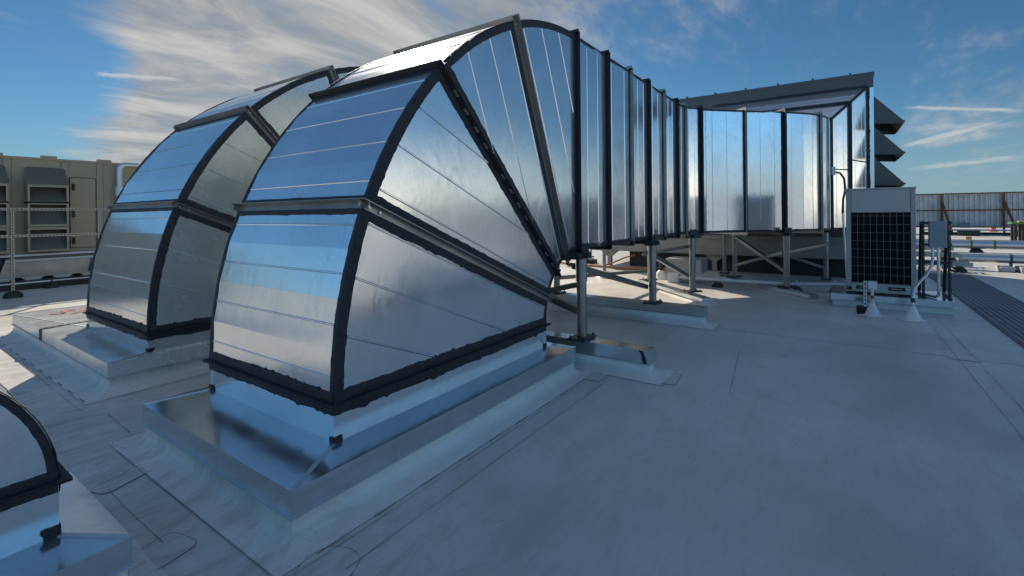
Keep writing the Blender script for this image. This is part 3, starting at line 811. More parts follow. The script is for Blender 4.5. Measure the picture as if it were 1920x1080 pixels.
# railing of slotted strut on rubber feet
rail = thing('guard_railing', (2.1, 13.83, 0), 'perforated zinc strut railing on black rubber feet in front of the tan unit', 'railing')
def slotted(mb, p0, p1, w, face, pitch=.05, slot=.028):
    """channel with a row of slots in its face; face = outward normal"""
    p0 = V(p0); p1 = V(p1); d = (p1-p0); L_ = d.length; d.normalize(); n = V(face); a = d.cross(n).normalized()
    mb.slab(p0, p1, a, -w/2, -w*.2, n, 0, .003); mb.slab(p0, p1, a, w*.2, w/2, n, 0, .003)
    mb.slab(p0, p1, a, -w/2, -w/2+.003, n, -w, 0); mb.slab(p0, p1, a, w/2-.003, w/2, n, -w, 0)
    k = int(L_/pitch)
    for i in range(k+1):
        s = i*pitch
        e = min(L_, s+pitch-slot)
        if e > s: mb.slab(p0+d*s, p0+d*e, a, -w*.2, w*.2, n, 0, .003)
    mb.slab(p0, p1, a, -w*.2, w*.2, n, -w*.6, -w*.55, 1)
for x in (2.1, 3.47, .72, -.66):
    mb = MB(); slotted(mb, (x,13.83,.1), (x,13.83,1.8), .05, (0,-1,0), .06, .03); mb.build('post', [M_GUARD, M_BLACK], rail)
    mb = MB(); mb.lathe((x,13.84,0), [(.15,0),(.145,.06),(.1,.115),(.05,.13)], 18); mb.build('foot', M_BLACK, rail)
for z in (1.80, 1.25):
    mb = MB(); slotted(mb, (-2.5,13.79,z), (4.9,13.79,z), .05, (0,-1,0), .06, .03); mb.build('rail', [M_GUARD, M_BLACK], rail)
cd = thing('ground_conduit', (2.5, 14.9, 0), 'thin white conduit run low above the roof in front of the tan unit', 'conduit')
mb = MB(); mb.tube([(-4,15.0,.17),(1.5,15.0,.165),(3.2,15.0,.17),(6,15.0,.17)], .016, 10); mb.build('pipe', M_WHITE, cd)
for x in (-2.0, .4, 2.9, 5.3):
    mb = MB(); mb.box(x-.12, x+.12, 14.93, 15.07, 0, .09); mb.box(x-.015, x+.015, 14.98, 15.02, .09, .2); mb.build('support_block', M_BLACK, cd, .01)
bk = thing('rubber_skid', (3.0, 15.6, 0), 'long black rubber skid lying on the roof below the tan unit', 'skid')
mb = MB(); mb.box(-3, 3.95, 15.15, 16.3, 0, .11); mb.build('block', M_BLACK, bk, .012)

# ------------------------------------------------------------------ condenser
UX, UY0, UY1 = 9.80, -.965, -.06
kc = thing('condenser_kerb', (10.1, -.6, 0), 'low metal capped kerb under the white condenser unit and the strut rack', 'roof kerb')
mb = MB(); mb.box(9.68, 10.75, -1.40, .16, .115, .215); mb.box(9.66, 10.77, -1.42, .18, .105, .115); mb.build('metal_cap', M_CAP, kc, .003)
mb = MB(); mb.box(9.70, 10.73, -1.38, .14, 0, .105); mb.build('membrane_flashing', M_FLASH, kc, .01)
ac = thing('condenser_unit', (10.18, -.51, .22), 'tall off white outdoor condenser with a black wire grille, right of the duct', 'condenser')
mb = MB(); mb.box(UX+.012, 10.56, UY0+.004, UY1-.004, .33, 1.95); mb.build('cabinet', M_UNIT, ac, .006)
mb = MB(); mb.box(UX-.012, 10.57, UY0-.012, UY1+.012, 1.95, 1.975); mb.build('top_rim', M_UNIT, ac, .004)
mb = MB(); mb.box(UX-.002, UX+.012, UY0+.07, UY1-.075, 1.575, 1.945)
for y in (-.36, -.62): mb.tube([(UX-.002,y,1.60),(UX-.008,y,1.60)], .014, 10)
mb.build('upper_panel', M_UNIT, ac, .004)
for y0, y1 in ((UY0, UY0+.062), (UY1-.068, UY1)):
    mb = MB(); mb.box(UX-.004, UX+.05, y0, y1, .33, 1.945)
    for z in (.45, .9, 1.2, 1.65, 1.8): mb.tube([(UX-.004,(y0+y1)/2,z),(UX-.009,(y0+y1)/2,z)], .008, 8)
    mb.build('corner_post', M_UNIT2, ac, .003)
mb = MB(); mb.box(UX+.008, UX+.012, UY0+.064, UY1-.07, .40, 1.57); mb.build('coil', M_COIL, ac)
mb = MB(); gy0, gy1, gz0, gz1 = UY0+.066, UY1-.072, .41, 1.555
for k in range(1, 9):
    y = gy0+(gy1-gy0)*k/9; mb.tube([(UX-.003,y,gz0),(UX-.003,y,gz1)], .0028, 6)
for k in range(0, 9):
    z = gz0+(gz1-gz0-.04)*k/8; mb.tube([(UX-.004,gy0,z),(UX-.004,gy1,z)], .0028, 6)
mb.build('grille', M_WIRE, ac)
mb = MB(); mb.box(UX-.006, UX+.012, UY0+.066, UY1-.072, .275, .395); lp = mb.build('lower_panel', M_UNIT, ac, .003)
for y in (-.30, -.72):
    mb = MB(); mb.box(UX-.009, UX-.005, y-.11, y+.11, .30, .36); mb.box(UX-.02, UX-.009, y-.07, y+.07, .325, .335, 1); mb.build('hand_slot', [M_BLACK, M_UNIT2], lp)
mb = MB(); mb.box(UX-.02, 10.58, UY0-.01, UY1+.01, .255, .275); mb.box(UX, 10.56, UY0+.03, UY1-.03, .275, .33, 1)
mb.build('base_pan', [M_UNIT2, M_BLACK], ac)
for y in (UY0+.12, UY1-.12):
    mb = MB(); mb.box(UX+.02, 10.54, y-.05, y+.05, .215, .255); mb.build('skid', M_BLACK, ac)

rk = thing('strut_rack', (9.9, -1.21, .2), 'dark slotted strut rack holding the grey box beside the condenser', 'rack')
for y in (-1.06, -1.37):
    mb = MB(); slotted(mb, (9.9,y,.215), (9.9,y,1.43), .036, (-1,0,0), .055, .03); mb.build('post', [M_DARK, M_BLACK], rk)
    mb = MB(); slotted(mb, (9.94,y,1.40), (10.45,y-.02,.25), .036, (-.4,-.92,0), .055, .03); mb.build('brace', [M_DARK, M_BLACK], rk)
for z in (1.40, 1.06, .78):
    mb = MB(); slotted(mb, (9.885,-1.02,z), (9.885,-1.40,z), .036, (-1,0,0), .055, .03); mb.build('crossbar', [M_DARK, M_BLACK], rk)
for y in (-1.06, -1.37):
    mb = MB(); mb.box(9.82, 10.5, y-.02, y+.02, .215, .235); mb.build('foot_bar', M_DARK, rk)
bx = thing('switch_box', (9.84, -1.22, 1.0), 'grey electrical box with a red switch handle on the strut rack', 'electrical box')
mb = MB(); mb.box(9.745, 9.86, -1.325, -1.115, 1.02, 1.43); mb.build('enclosure', M_BOXG, bx, .006)
mb = MB(); mb.box(9.735, 9.745, -1.322, -1.118, 1.022, 1.428); mb.build('cover', M_BOXG, bx, .004)
mb = MB(); mb.box(9.76, 9.80, -1.365, -1.33, 1.30, 1.37); mb.build('switch_handle', M_REDP, bx, .005)
cA = thing('electrical_conduit', (9.2, -.85, 0), 'bent zinc conduit rising from the right white cone up to the grey box', 'conduit')
mb = MB(); mb.tube([(9.007,-.844,.16),(9.01,-.844,.30),(9.05,-.86,.42),(9.15,-.90,.49),(9.5,-1.05,.62),(9.66,-1.12,.72),(9.76,-1.155,.84),(9.79,-1.16,.95),(9.79,-1.16,1.02)], .02, 12); mb.build('pipe', M_STRUT, cA)
mb = MB(); mb.tube([(9.007,-.844,.26),(9.008,-.844,.32)], .028, 12); mb.build('coupling', M_DARK, cA)
cB = thing('electrical_conduit', (9.8, -1.23, .2), 'straight zinc conduit dropping from the grey box to the kerb', 'conduit')
mb = MB(); mb.tube([(9.79,-1.225,1.02),(9.79,-1.225,.36),(9.8,-1.225,.28),(9.86,-1.20,.24),(10.2,-1.05,.235)], .02, 12); mb.build('pipe', M_STRUT, cB)
for lab, (x, y), sl in (('white cone flashing round a short stub below the condenser grille', (9.054,-.375), .19), ('white cone flashing where the bent conduit leaves the roof', (9.007,-.844), .2)):
    t = thing('cone_flashing', (x, y, 0), lab, 'pipe boot', 'white cone flashings by the condenser')
    mb = MB(); mb.lathe((x,y,0), [(.17,.004),(.115,.008),(.1,.02),(.03,sl),(.026,sl+.02)], 24); mb.build('cone', M_FLASH, t)
    mb = MB(); mb.tube([(x,y,sl+.005),(x,y,sl+.03)], .031, 16); mb.build('clamp', M_STRUT, t)
jb = thing('junction_box', (9.07, -.375, 0), 'small zinc junction box on a perforated strut in front of the condenser', 'junction box')
mb = MB(); mb.tube([(9.054,-.375,.19),(9.054,-.375,.42)], .018, 12); mb.tube([(9.054,-.375,.26),(9.054,-.375,.31)], .022, 12, 1); mb.build('pipe', [M_STRUT, M_REDP], jb)
mb = MB(); mb.box(9.01, 9.09, -.43, -.32, .41, .53); mb.box(9.0, 9.01, -.42, -.33, .42, .52); mb.build('enclosure', M_STRUT, jb, .004)
mb = MB(); slotted(mb, (9.12,-.29,.12), (9.12,-.29,.52), .04, (-1,0,0), .06, .03); mb.build('strut', [M_STRUT, M_BLACK], jb)
mb = MB(); mb.box(9.1, 9.3, -.36, -.18, 0, .11); mb.build('rubber_block', M_BLACK, jb, .02)

sn = thing('duct_sensor', (12.46, .13, 0), 'small white sensor box on the duct corner with a black cable and conduit below', 'sensor')
mb = MB(); mb.box(12.36, 12.46, .10, .17, 2.38, 2.56); mb.build('box', M_WHITE, sn, .008)
mb = MB(); mb.tube([(12.41,.1,2.44),(12.41,.02,2.42),(12.40,-.05,2.3),(12.38,-.07,2.05),(12.36,-.03,1.85),(12.36,-.02,1.55)], .022, 10); mb.build('cable', M_BLACK, sn)
mb = MB(); mb.tube([(12.36,-.02,1.6),(12.33,-.05,.9),(12.3,-.08,.2),(12.3,-.08,.1)], .02, 10); mb.build('conduit', M_STRUT, sn)

# ------------------------------------------------------------------ small things below the duct
wp = thing('drain_pipe', (11, 1.5, 0), 'white pipe laid on black blocks across the roof under the duct', 'pipe')
mb = MB(); mb.tube([(10.9,3.0,.15),(10.85,2.2,.15),(10.95,.75,.15),(11.3,.1,.15),(11.4,-.4,.15)], .035, 12); mb.build('pipe', M_WHITE, wp)
for lab, (x, y) in (('black pipe block under the left end of the white pipe', (10.86,2.2)), ('black pipe block under the middle of the white pipe', (10.95,.74)), ('black pipe block under the white pipe beside the condenser', (11.29,.11))):
    t = thing('pipe_block', (x, y, 0), lab, 'pipe block', 'black blocks under the white pipe')
    mb = MB(); P = []
    for (w, z) in ((.1, 0), (.1, .03), (.05, .1)): P += [(x-w*1.1,y-w,z),(x+w*1.1,y-w,z),(x+w*1.1,y+w,z),(x-w*1.1,y+w,z)]
    mb.add(P, [[3,2,1,0]]+[[k*4+i, k*4+(i+1) % 4, k*4+4+(i+1) % 4, k*4+4+i] for k in (0,1) for i in range(4)]+[[8,9,10,11]]); mb.build('block', M_BLACK, t, .008)
    mb = MB(); mb.tube([(x,y-.02,.15),(x,y+.02,.15)], .043, 12); mb.box(x-.012, x+.012, y-.012, y+.012, .1, .24); mb.build('strap', M_STRUT, t)
t = thing('vent_riser', (11.03, 4.88, 0), 'zinc gooseneck vent riser in a white boot behind the pipe posts', 'vent pipe')
mb = MB(); mb.tube([(11.03,4.88,.1),(11.03,4.88,.66),(11.05,4.86,.74),(11.1,4.8,.76),(11.15,4.74,.72),(11.16,4.73,.66)], .045, 14); mb.build('pipe', M_STEEL, t)
mb = MB(); mb.lathe((11.03,4.88,0), [(.24,.004),(.15,.02),(.14,.14),(.05,.17)], 20); mb.build('boot', M_FLASH, t)
t = thing('cone_flashing', (11.55, 3.62, 0), 'white cone boot with a rusty stub beyond the slanting brace', 'pipe boot')
mb = MB(); mb.lathe((11.55,3.62,0), [(.22,.004),(.17,.02),(.14,.12),(.06,.2)], 20); mb.build('cone', M_FLASH, t)
mb = MB(); mb.tube([(11.55,3.62,.19),(11.55,3.62,.48)], .05, 12); mb.build('stub', M_DARK, t)
t = thing('metal_box', (11.1, 3.2, 0), 'white painted metal box on a white block behind the third post', 'box')
mb = MB(); mb.box(10.98, 11.25, 3.05, 3.3, .0, .24); mb.build('plinth', M_WHITE, t, .01)
mb = MB(); mb.box(10.95, 11.6, 2.55, 3.33, .24, .55); mb.build('case', M_UNIT2, t, .01)
for i, (lab, pts, r) in enumerate((('orange hose lying along the foot of the grey air handler', [(13.3,7.6,.05),(13.1,6.8,.04),(13.0,5.9,.035),(12.9,5.0,.035),(13.0,4.2,.035),(12.9,3.7,.035),(12.9,3.3,.035)], .032),
                                   ('short orange hose curling off the long one', [(13.2,5.8,.05),(13.0,5.5,.15),(13.2,5.2,.3),(13.5,5.0,.36)], .022))):
    t = tag_ = None
    mb = MB(); mb.tube(pts, r, 8); o = mb.build('orange_hose', M_HOSE); tag(o, lab, 'hose')
t = thing('pipe_block', (14.0, 6.55, 0), 'black rubber block with a zinc stand below the end of the air handler', 'pipe block')
mb = MB(); mb.box(13.8, 14.15, 6.5, 7.05, 0, .12); mb.build('block', M_BLACK, t, .01)
mb = MB(); mb.box(13.95, 14.0, 6.62, 6.67, .12, .55); mb.box(13.95, 14.0, 6.85, 6.9, .12, .5); mb.box(13.93, 14.02, 6.55, 7.0, .12, .16); mb.build('stand', M_STRUT, t)
t = thing('pipe_block', (12.6, 4.1, 0), 'lone black rubber block on the roof near the orange hose', 'pipe block')
mb = MB(); mb.box(12.45, 12.75, 4.0, 4.3, 0, .12); mb.build('block', M_BLACK, t, .02)

# worker seen only from the shins down behind the elbow
def person():
    root = thing('person', (12.95, 6.92, 0), 'person in dark trousers and brown work boots standing behind the duct', 'person')
    me = bpy.data.meshes.new('body'); J = []; E = []; Rr = []
    def j(p, r, par=None):
        J.append(p); Rr.append(r)
        if par is not None: E.append((par, len(J)-1))
        return len(J)-1
    pel = j((0,0,.95), (.15,.11)); wa = j((0,0,1.1), (.14,.1), pel); ch = j((0,0,1.3), (.17,.115), wa); nk = j((0,0,1.47), (.065,.065), ch)
    j_ = j((.01,0,1.54), (.06,.06), nk); hd = j((.02,0,1.62), (.085,.075), j_); j((.01,0,1.72), (.075,.07), hd)
    for s in (-1, 1):
        hp = j((0,s*.09,.88), (.095,.09), pel); kn = j((.02,s*.11,.5), (.07,.065), hp); an = j((-.02,s*.12,.12), (.055,.055), kn)
        he = j((-.03,s*.12,.05), (.05,.045), an); to = j((.08,s*.135,.045), (.045,.045), he); j((.17,s*.145,.035), (.035,.032), to)
        sh = j((0,s*.19,1.4), (.06,.06), ch); el = j((-.02,s*.25,1.13), (.048,.045), sh); wr = j((.08,s*.24,.9), (.034,.03), el)
        pm = j((.11,s*.235,.83), (.042,.022), wr)
        for k in range(4): 
            f1 = j((.09+.02*k,s*.235,.77-.005*abs(k-1.5)), (.009,.009), pm); j((.085+.02*k,s*.225,.73-.004*abs(k-1.5)), (.008,.008), f1)
        j((.14,s*.215,.80), (.01,.01), pm)
    me.from_pydata(J, E, []); o = bpy.data.objects.new('body', me); COL.objects.link(o)
    sk = o.modifiers.new('s', 'SKIN'); sk.use_smooth_shade = True
    for i, r in enumerate(Rr): me.skin_vertices[0].data[i].radius = r
    me.skin_vertices[0].data[0].use_root = True
    o.modifiers.new('d', 'SUBSURF').levels = 1
    dg = bpy.context.evaluated_depsgraph_get(); m2 = bpy.data.meshes.new_from_object(o.evaluated_get(dg)); m2.name = 'body'
    bpy.data.objects.remove(o)
    m2.materials.clear()
    for m in (M_SKIN, M_TROUSER, M_BROWN, M_JACKET, M_HAIR): m2.materials.append(m)
    for p in m2.polygons:
        c = p.center
        p.material_index = 2 if c.z < .15 else 1 if c.z < .93 and abs(c.y) < .2 else 0 if (c.z < .9 or 1.5 < c.z < 1.68) else 4 if c.z >= 1.68 else 3
        p.use_smooth = True
    b = bpy.data.objects.new('body', m2); COL.objects.link(b); b.parent = root; b.rotation_euler = (0,0,R(-70))
person()

# ------------------------------------------------------------------ right background
mat_t = thing('walkway_mat', (11, -2.1, 0), 'dark grooved walkway mat running past the condenser into the shade', 'walkway mat')
for x0, x1 in ((4.0, 7.35), (7.37, 10.45), (10.47, 13.72), (13.74, 15.75)):
    mb = MB(); mb.box(x0, x1, -2.55, -1.71, .004, .012)
    k = 0
    y = -2.53
    while y < -1.74:
        mb.box(x0+.01, x1-.01, y, y+.03, .012, .019, 1); y += .075
    mb.build('mat_panel', [M_MATD, M_MAT], mat_t)
def bigpipe(x, y0, y1, z, r, label, foots, joints):
    t = thing('jacketed_pipe', (x, (y0+y1)/2, 0), label, 'pipe')
    mb = MB(); mb.tube([(x,y0,z),(x,y1,z)], r, 24); mb.build('pipe', M_PIPE, t)
    for y in joints:
        mb = MB(); mb.tube([(x,y-.025,z),(x,y+.025,z)], r+.012, 24); mb.build('band', M_STRUT, t)
    return t
bp = bigpipe(17.5, -30, -2.6, .31, .115, 'nearer fat silver pipe crossing the roof behind the cable trays', (), (-5.0, -8.0))
mb = MB(); mb.tube([(17.5,-3.62,.31),(17.5,-3.57,.31)], .125, 24); mb.box(17.42,17.58,-3.62,-3.58,.08,.24); mb.build('saddle', M_BLUE, bp)
t = bigpipe(24.6, -40, -1.5, .30, .17, 'farther fat silver pipe with green bands crossing the roof', (), ())
for y in (-4.0, -4.63): 
    mb = MB(); mb.tube([(24.6,y-.03,.3),(24.6,y+.03,.3)], .178, 24); mb.build('band', M_GREEN, t)
mb = MB(); mb.tube([(24.5,-5.6,.34),(23.6,-6.3,.26),(22.4,-7.4,.2)], .12, 18); mb.build('branch', M_PIPE, t)
for lab, (x, y), s in (('pale wooden sleeper block under the nearer silver pipe', (17.4,-3.62), .16),):
    t = thing('pipe_block', (x, y, 0), lab, 'pipe block')
    mb = MB(); mb.box(x-.45, x+.35, y-.30, y-.06, 0, .14); mb.box(x-.3, x+.3, y+.02, y+.28, 0, .13); mb.box(x-.2,x+.2,y-.06,y+.02,.04,.1); mb.build('block', M_UNIT, t, .012)
t = thing('pipe_block', (24.7, -4.12, 0), 'black block propping the farther silver pipe', 'pipe block')
mb = MB(); mb.lathe((24.65,-4.15,0), [(.22,0),(.18,.08),(.08,.15)], 12); mb.build('block', M_BLACK, t)
dl = thing('thin_dark_pipe', (21, -6, 0), 'thin dark pipe lying between the two silver pipes', 'pipe')
mb = MB(); mb.tube([(20.4,-1.8,.15),(20.4,-5.2,.15),(20.4,-6.4,.15)], .035, 10); mb.build('pipe', M_DARK, dl)
mb = MB(); mb.box(20.2,20.6,-6.0,-5.7,0,.12); mb.build('block', M_BLACK, dl, .02)
t = thing('white_sleeper', (19.5, -5.9, 0), 'long white sleeper beside the thin dark pipe', 'support rail')
mb = MB(); mb.box(19.3, 19.6, -12, -5.0, .0, .16); mb.box(19.28, 19.62, -12.02, -4.98, .16, .19); mb.build('rail', M_UNIT2, t, .01)
for k, (x, z) in enumerate(((16.7,.16),(17.6,.31),(18.5,.44))):
    t = thing('cable_tray', (x, -1.6, 0), ('lowest', 'middle', 'upper')[k]+' zinc cable tray behind the strut rack', 'cable tray', 'cable trays behind the rack')
    mb = MB(); ye = -2.72+k*.05
    for xx in (x-.22, x+.22): mb.box(xx-.01, xx+.01, ye, 1.2, z, z+.1)
    for j in range(30): mb.box(x-.21, x+.21, ye+.04+j*.13, ye+.08+j*.13, z+.01, z+.03)
    mb.build('tray', M_RAIL, t)
    for y in (-2.45, -1.0):
        mb = MB(); mb.lathe((x-.1,y,0), [(.2,0),(.17,z*.4),(.09,z-.01)], 14); mb.build('foot', M_BLACK, t)

WX = 42.5
fn = thing('screen_fence', (WX, -8, 0), 'corrugated metal screen fence on rusty posts and rails along the roof edge', 'fence')
mb = MB(); y = -40.0; P = []
while y < 12:
    for dy, dx in ((0,0),(.1,0),(.13,.045),(.19,.045),(.22,0)): P.append((y+dy, dx))
    y += .25
n = len(P); mb.add([(WX+.14+dx, y, .46) for y, dx in P]+[(WX+.14+dx, y, 2.66) for y, dx in P], [[i, i+1, n+i+1, n+i] for i in range(n-1)]); mb.build('corrugated_sheet', M_CORR, fn)
for z in (.47, 1.58, 2.68):
    mb = MB(); mb.box(WX+.02, WX+.12, -40, 12, z-.035, z+.035); mb.build('rail', M_RUST, fn)
for k in range(-2, 14):
    y = -2.56-2.945*k
    if y > 11 or y < -39: continue
    mb = MB(); mb.box(WX-.09, WX+.02, y-.055, y+.055, .14, 2.66); mb.build('post', M_RUST, fn)
    mb = MB(); mb.box(WX-.16, WX+.1, y-.13, y+.13, 0, .14); mb.build('foot', M_WHITE, fn)
    mb = MB(); mb.beam((WX-.1, y-.02, 2.1), (WX-1.5, y-.32, .06), .1, .1); mb.build('brace', M_RUST, fn)
t = thing('traffic_cone', (48, -9.0, 0), 'small orange traffic cone beyond the foot of the fence', 'traffic cone')
mb = MB(); mb.lathe((48,-9.0,.03), [(.18,0),(.06,.75),(.04,.78)], 14); mb.box(47.75,48.25,-9.25,-8.75,0,.035); mb.build('cone', M_ORANGE, t)
for i, (lab, x, y0, y1, z, r, m) in enumerate((('long black hose on the roof in front of the fence', 40.2, -14, -4.2, .13, .09, M_BLACK), ('pale conduit behind the black hose by the fence', 40.9, -14, -4.2, .33, .05, M_STRUT))):
    mb = MB(); mb.tube([(x,y0,z),(x,(y0*2+y1)/3,z-.02),(x+.1,(y0+2*y1)/3,z),(x,y1,z)], r, 10); tag(mb.build('floor_hose', m), lab, 'hose')
for i, (lab, x, y, sx, sy, sz, m) in enumerate((('blue tub on the roof by the fence', 39.5,-5.1,.3,.3,.25,M_BLUE), ('yellow timber offcut standing by the strut rack', 29.5,-4.72,.2,.2,.36,M_WOOD), ('black toolbox at the fence foot', 40.0,-6.4,.4,1.0,.3,M_DARK), ('grey cable box clamped low on the fence', 42.3,-6.6,.1,.5,.3,M_BOXG), ('black crate under the fence brace', 39.8,-9.4,.4,.8,.3,M_BLACK))):
    t = thing('site_box', (x, y, 0), lab, 'box'); mb = MB(); zb = .42 if 'cable box' in lab else 0
    mb.cbox((x,y,zb), (1,0,0), (0,1,0), sx, sy, sz); mb.build('body', m, t, .02)
    mb = MB(); mb.cbox((x,y,zb+sz), (1,0,0), (0,1,0), sx*1.05, sy*1.05, .03); mb.build('lid', m, t, .006)
tb = thing('work_trestle', (31.5, -6.9, 0), 'green topped work trestle at the right edge with black legs', 'trestle')
mb = MB(); mb.box(31.2, 31.9, -8.6, -6.45, .92, 1.0); mb.build('top', M_GREEN, tb, .02)
for x in (31.3, 31.8):
    for y in (-6.6, -6.85, -8.3): 
        mb = MB(); mb.box(x-.05, x+.05, y-.05, y+.05, 0, .92); mb.build('leg', M_BLACK, tb)
t = thing('timber_plank', (31.5, -7.6, 1.0), 'pale timber plank lying on the green trestle', 'plank')
mb = MB(); mb.beam((31.4,-6.7,1.03),(31.5,-9,1.16), .3, .05); mb.build('board', M_WOOD, t)

# ------------------------------------------------------------------ roof
mb = MB(); S = 1500
mb.poly([(-S,-S,0),(S,-S,0),(S,S,0),(-S,S,0)])
structure(mb.build('roof_deck', M_ROOF))
# welded laps and patches of the membrane
mb = MB()
def lap(p0, p1, w, seed, edge=True):
    """cover strip 3 mm thick with a line of dirt caught along one edge"""
    d, n = unit2(p0, p1); a, b = V(p0+(0,)), V(p1+(0,))
    if w: mb.slab(a, b, n, -w, 0, (0,0,1), .0005, .004)
    ns = Noise1(seed*7+3); L_ = (b-a).length; k = max(2, int(L_/.08)); P = []
    for i in range(k+1):
        s = L_*i/k; o = .004*ns.fbm(s*3); ww = .0015*(1+.9*ns.fbm(s*5+50))
        for q in (o-ww, o+ww): P.append(a + d*s + n*q + V((0,0,.0055)))
    mb.add(P, [[2*i, 2*i+1, 2*i+3, 2*i+2] for i in range(k)], 1)
def patch(c, pts, z=.0045):
    cx_, cy_ = c; pp = [(cx_+x, cy_+y) for x, y in pts]
    n_ = len(pp); mb.add([p+(z,) for p in pp], [list(range(n_))])
    for i in range(n_):
        a, b = pp[i], pp[(i+1) % n_]; d, n = unit2(a, b); av, bv = V(a+(0,)), V(b+(0,))
        mb.slab(av, bv, n, -.0005, .0010, (0,0,1), .001, z+.0012, 1)
def rpatch(c, a, b, rot, r=.07):
    pts = []
    for sx, sy, t0 in ((1,1,0),(-1,1,90),(-1,-1,180),(1,-1,270)):
        for k in range(4):
            t = R(t0+30*k); x = sx*(a-r)+r*math.cos(t); y = sy*(b-r)+r*math.sin(t)
            pts.append((x*math.cos(rot)-y*math.sin(rot), x*math.sin(rot)+y*math.cos(rot)))
    patch(c, pts)
lap((6.95, 1.45), (6.9, -40), .15, 1); lap((9.5, -1.0), (-12, -1.12), .0, 2); lap((9.5, -1.15), (-12, -1.27), .0, 12)
lap((5.77, 1.87), (6.75, 1.89), 0, 3); lap((10.2, -4.1), (-12, -4.2), .15, 4); lap((13.9, 1.0), (13.8, -40), .15, 5); lap((20.9, 9), (20.8, -40), .15, 6); lap((28, 9), (27.8, -40), .15, 16)
lap((1.1, 2.01), (4.15, 2.01), 0, 7); lap((4.2, 1.85), (1.32, 1.85), .14, 8); lap((1.105, 2.1), (1.105, 4.08), 0, 9); lap((.92, 3.55), (.92, 2.75), 0, 10)
lap((1.17, 5.2), (1.2, 9.3), 0, 11); lap((.9, 4.99), (1.2, 4.99), 0, 13); lap((1.28, 4.94), (1.26, 4.35), 0, 14); lap((-8, 5.9), (1.1, 5.02), 0, 15)
lap((-9, 1.2), (1.1, 1.2), 0, 17); lap((-.05, -9), (-.02, 2.2), .15, 18); lap((7.1, 5.2), (7.1, 9), .15, 19)
lap((4.72, 1.40), (4.42, 1.40), 0, 20); lap((4.42, 1.4), (4.36, 2.1), 0, 21); lap((7.3, 1.42), (6.8, 1.42), 0, 22); lap((6.82, 1.44), (6.82, 3.9), 0, 23); lap((6.0, .98), (4.5, .82), .03, 24)
rpatch((1.28, 1.93), .13, .13, .3, .11); rpatch((.84, 2.67), .17, .11, .2, .05); rpatch((1.02, 3.62), .16, .07, .35, .04); rpatch((1.22, 3.64), .06, .09, .1, .04)
rpatch((1.24, 4.15), .10, .14, .2, .05); rpatch((4.3, 2.02), .16, .12, .1, .06); rpatch((7.0, -1.06), .14, .13, .1, .05); rpatch((4.6, 1.42), .17, .13, .1, .03)
rd = random.Random(4)
x = 1.3
while x < 4.1:
    mb.slab((x,2.045,0), (x+.15,2.045,0), (0,1,0), -.002, .002, (0,0,1), .0052, .0075, 1); x += .335
y = 5.4
while y < 9.4:
    mb.slab((1.245,y,0), (1.245,y+.14,0), (1,0,0), -.004, .004, (0,0,1), .0062, .0082, 1); y += .36
mbs = mb.build('roof_lap', [M_ROOF, M_SEAMD]); structure(mbs)

# ------------------------------------------------------------------ camera
F_, CY_, ROLL, YAW = 887.88, 401.67, -9.645e-3, .60799
ex = V((math.sin(YAW), 0, math.cos(YAW))); ey = V((-math.cos(YAW), 0, math.sin(YAW))); ez = V((0,-1,0))
c_, s_ = math.cos(ROLL), math.sin(ROLL)
rot = lambda v: V((c_*v.x - s_*v.y, s_*v.x + c_*v.y, v.z))
ax = [rot(v) for v in (ex, ey, ez)]
right = V([a.x for a in ax]); down = V([a.y for a in ax]); fwd = V([a.z for a in ax])
cam = bpy.data.cameras.new('camera'); co = bpy.data.objects.new('camera', cam); COL.objects.link(co)
mtx = Matrix((right, -down, -fwd)).transposed().to_4x4(); mtx.translation = V((0,0,1.6)); co.matrix_world = mtx
cam.sensor_width = 36; cam.lens = F_/1920*36; cam.shift_y = -(540-CY_)/1920; cam.clip_start = .05; cam.clip_end = 6000
sc.camera = co

# ------------------------------------------------------------------ light
EL, AZ = 31.0, 53.0
sdir = V((math.cos(R(EL))*math.cos(R(AZ)), math.cos(R(EL))*math.sin(R(AZ)), math.sin(R(EL))))
sl = bpy.data.lights.new('sun', 'SUN'); so = bpy.data.objects.new('sun', sl); COL.objects.link(so)
sl.energy = 5.0; sl.angle = R(.55); sl.color = (1, .90, .74)
so.rotation_euler = sdir.to_track_quat('Z', 'Y').to_euler(); so.location = sdir*60

w = bpy.data.worlds.new('World'); sc.world = w; w.use_nodes = True
nt = w.node_tree; L = nt.links.new; bg = nt.nodes['Background']; bg.inputs[1].default_value = .10
sky = nt.nodes.new('ShaderNodeTexSky'); sky.sky_type = 'NISHITA'; sky.sun_disc = False
sky.sun_elevation = R(EL); sky.sun_rotation = R(90-AZ); sky.altitude = 1200; sky.air_density = 1.0; sky.dust_density = .35; sky.ozone_density = 1.6
def mth(op, a, b=None, c=None, clamp=False):
    n = nt.nodes.new('ShaderNodeMath'); n.operation = op; n.use_clamp = clamp
    for i, v in enumerate((a, b, c)):
        if v is None: continue
        if hasattr(v, 'is_output'): L(v, n.inputs[i])
        else: n.inputs[i].default_value = v
    return n.outputs[0]
def vmth(op, a, b=None, scale=None):
    n = nt.nodes.new('ShaderNodeVectorMath'); n.operation = op
    for i, v in enumerate((a, b)):
        if v is None: continue
        if hasattr(v, 'is_output'): L(v, n.inputs[i])
        else: n.inputs[i].default_value = tuple(v)
    if scale is not None: n.inputs['Scale'].default_value = scale
    return n.outputs['Value'] if op in ('DOT_PRODUCT', 'DISTANCE', 'LENGTH') else n.outputs['Vector']
def smooth(x, a, b):
    n = nt.nodes.new('ShaderNodeMapRange'); n.interpolation_type = 'SMOOTHSTEP'
    L(x, n.inputs[0]); n.inputs[1].default_value = a; n.inputs[2].default_value = b
    return n.outputs[0]
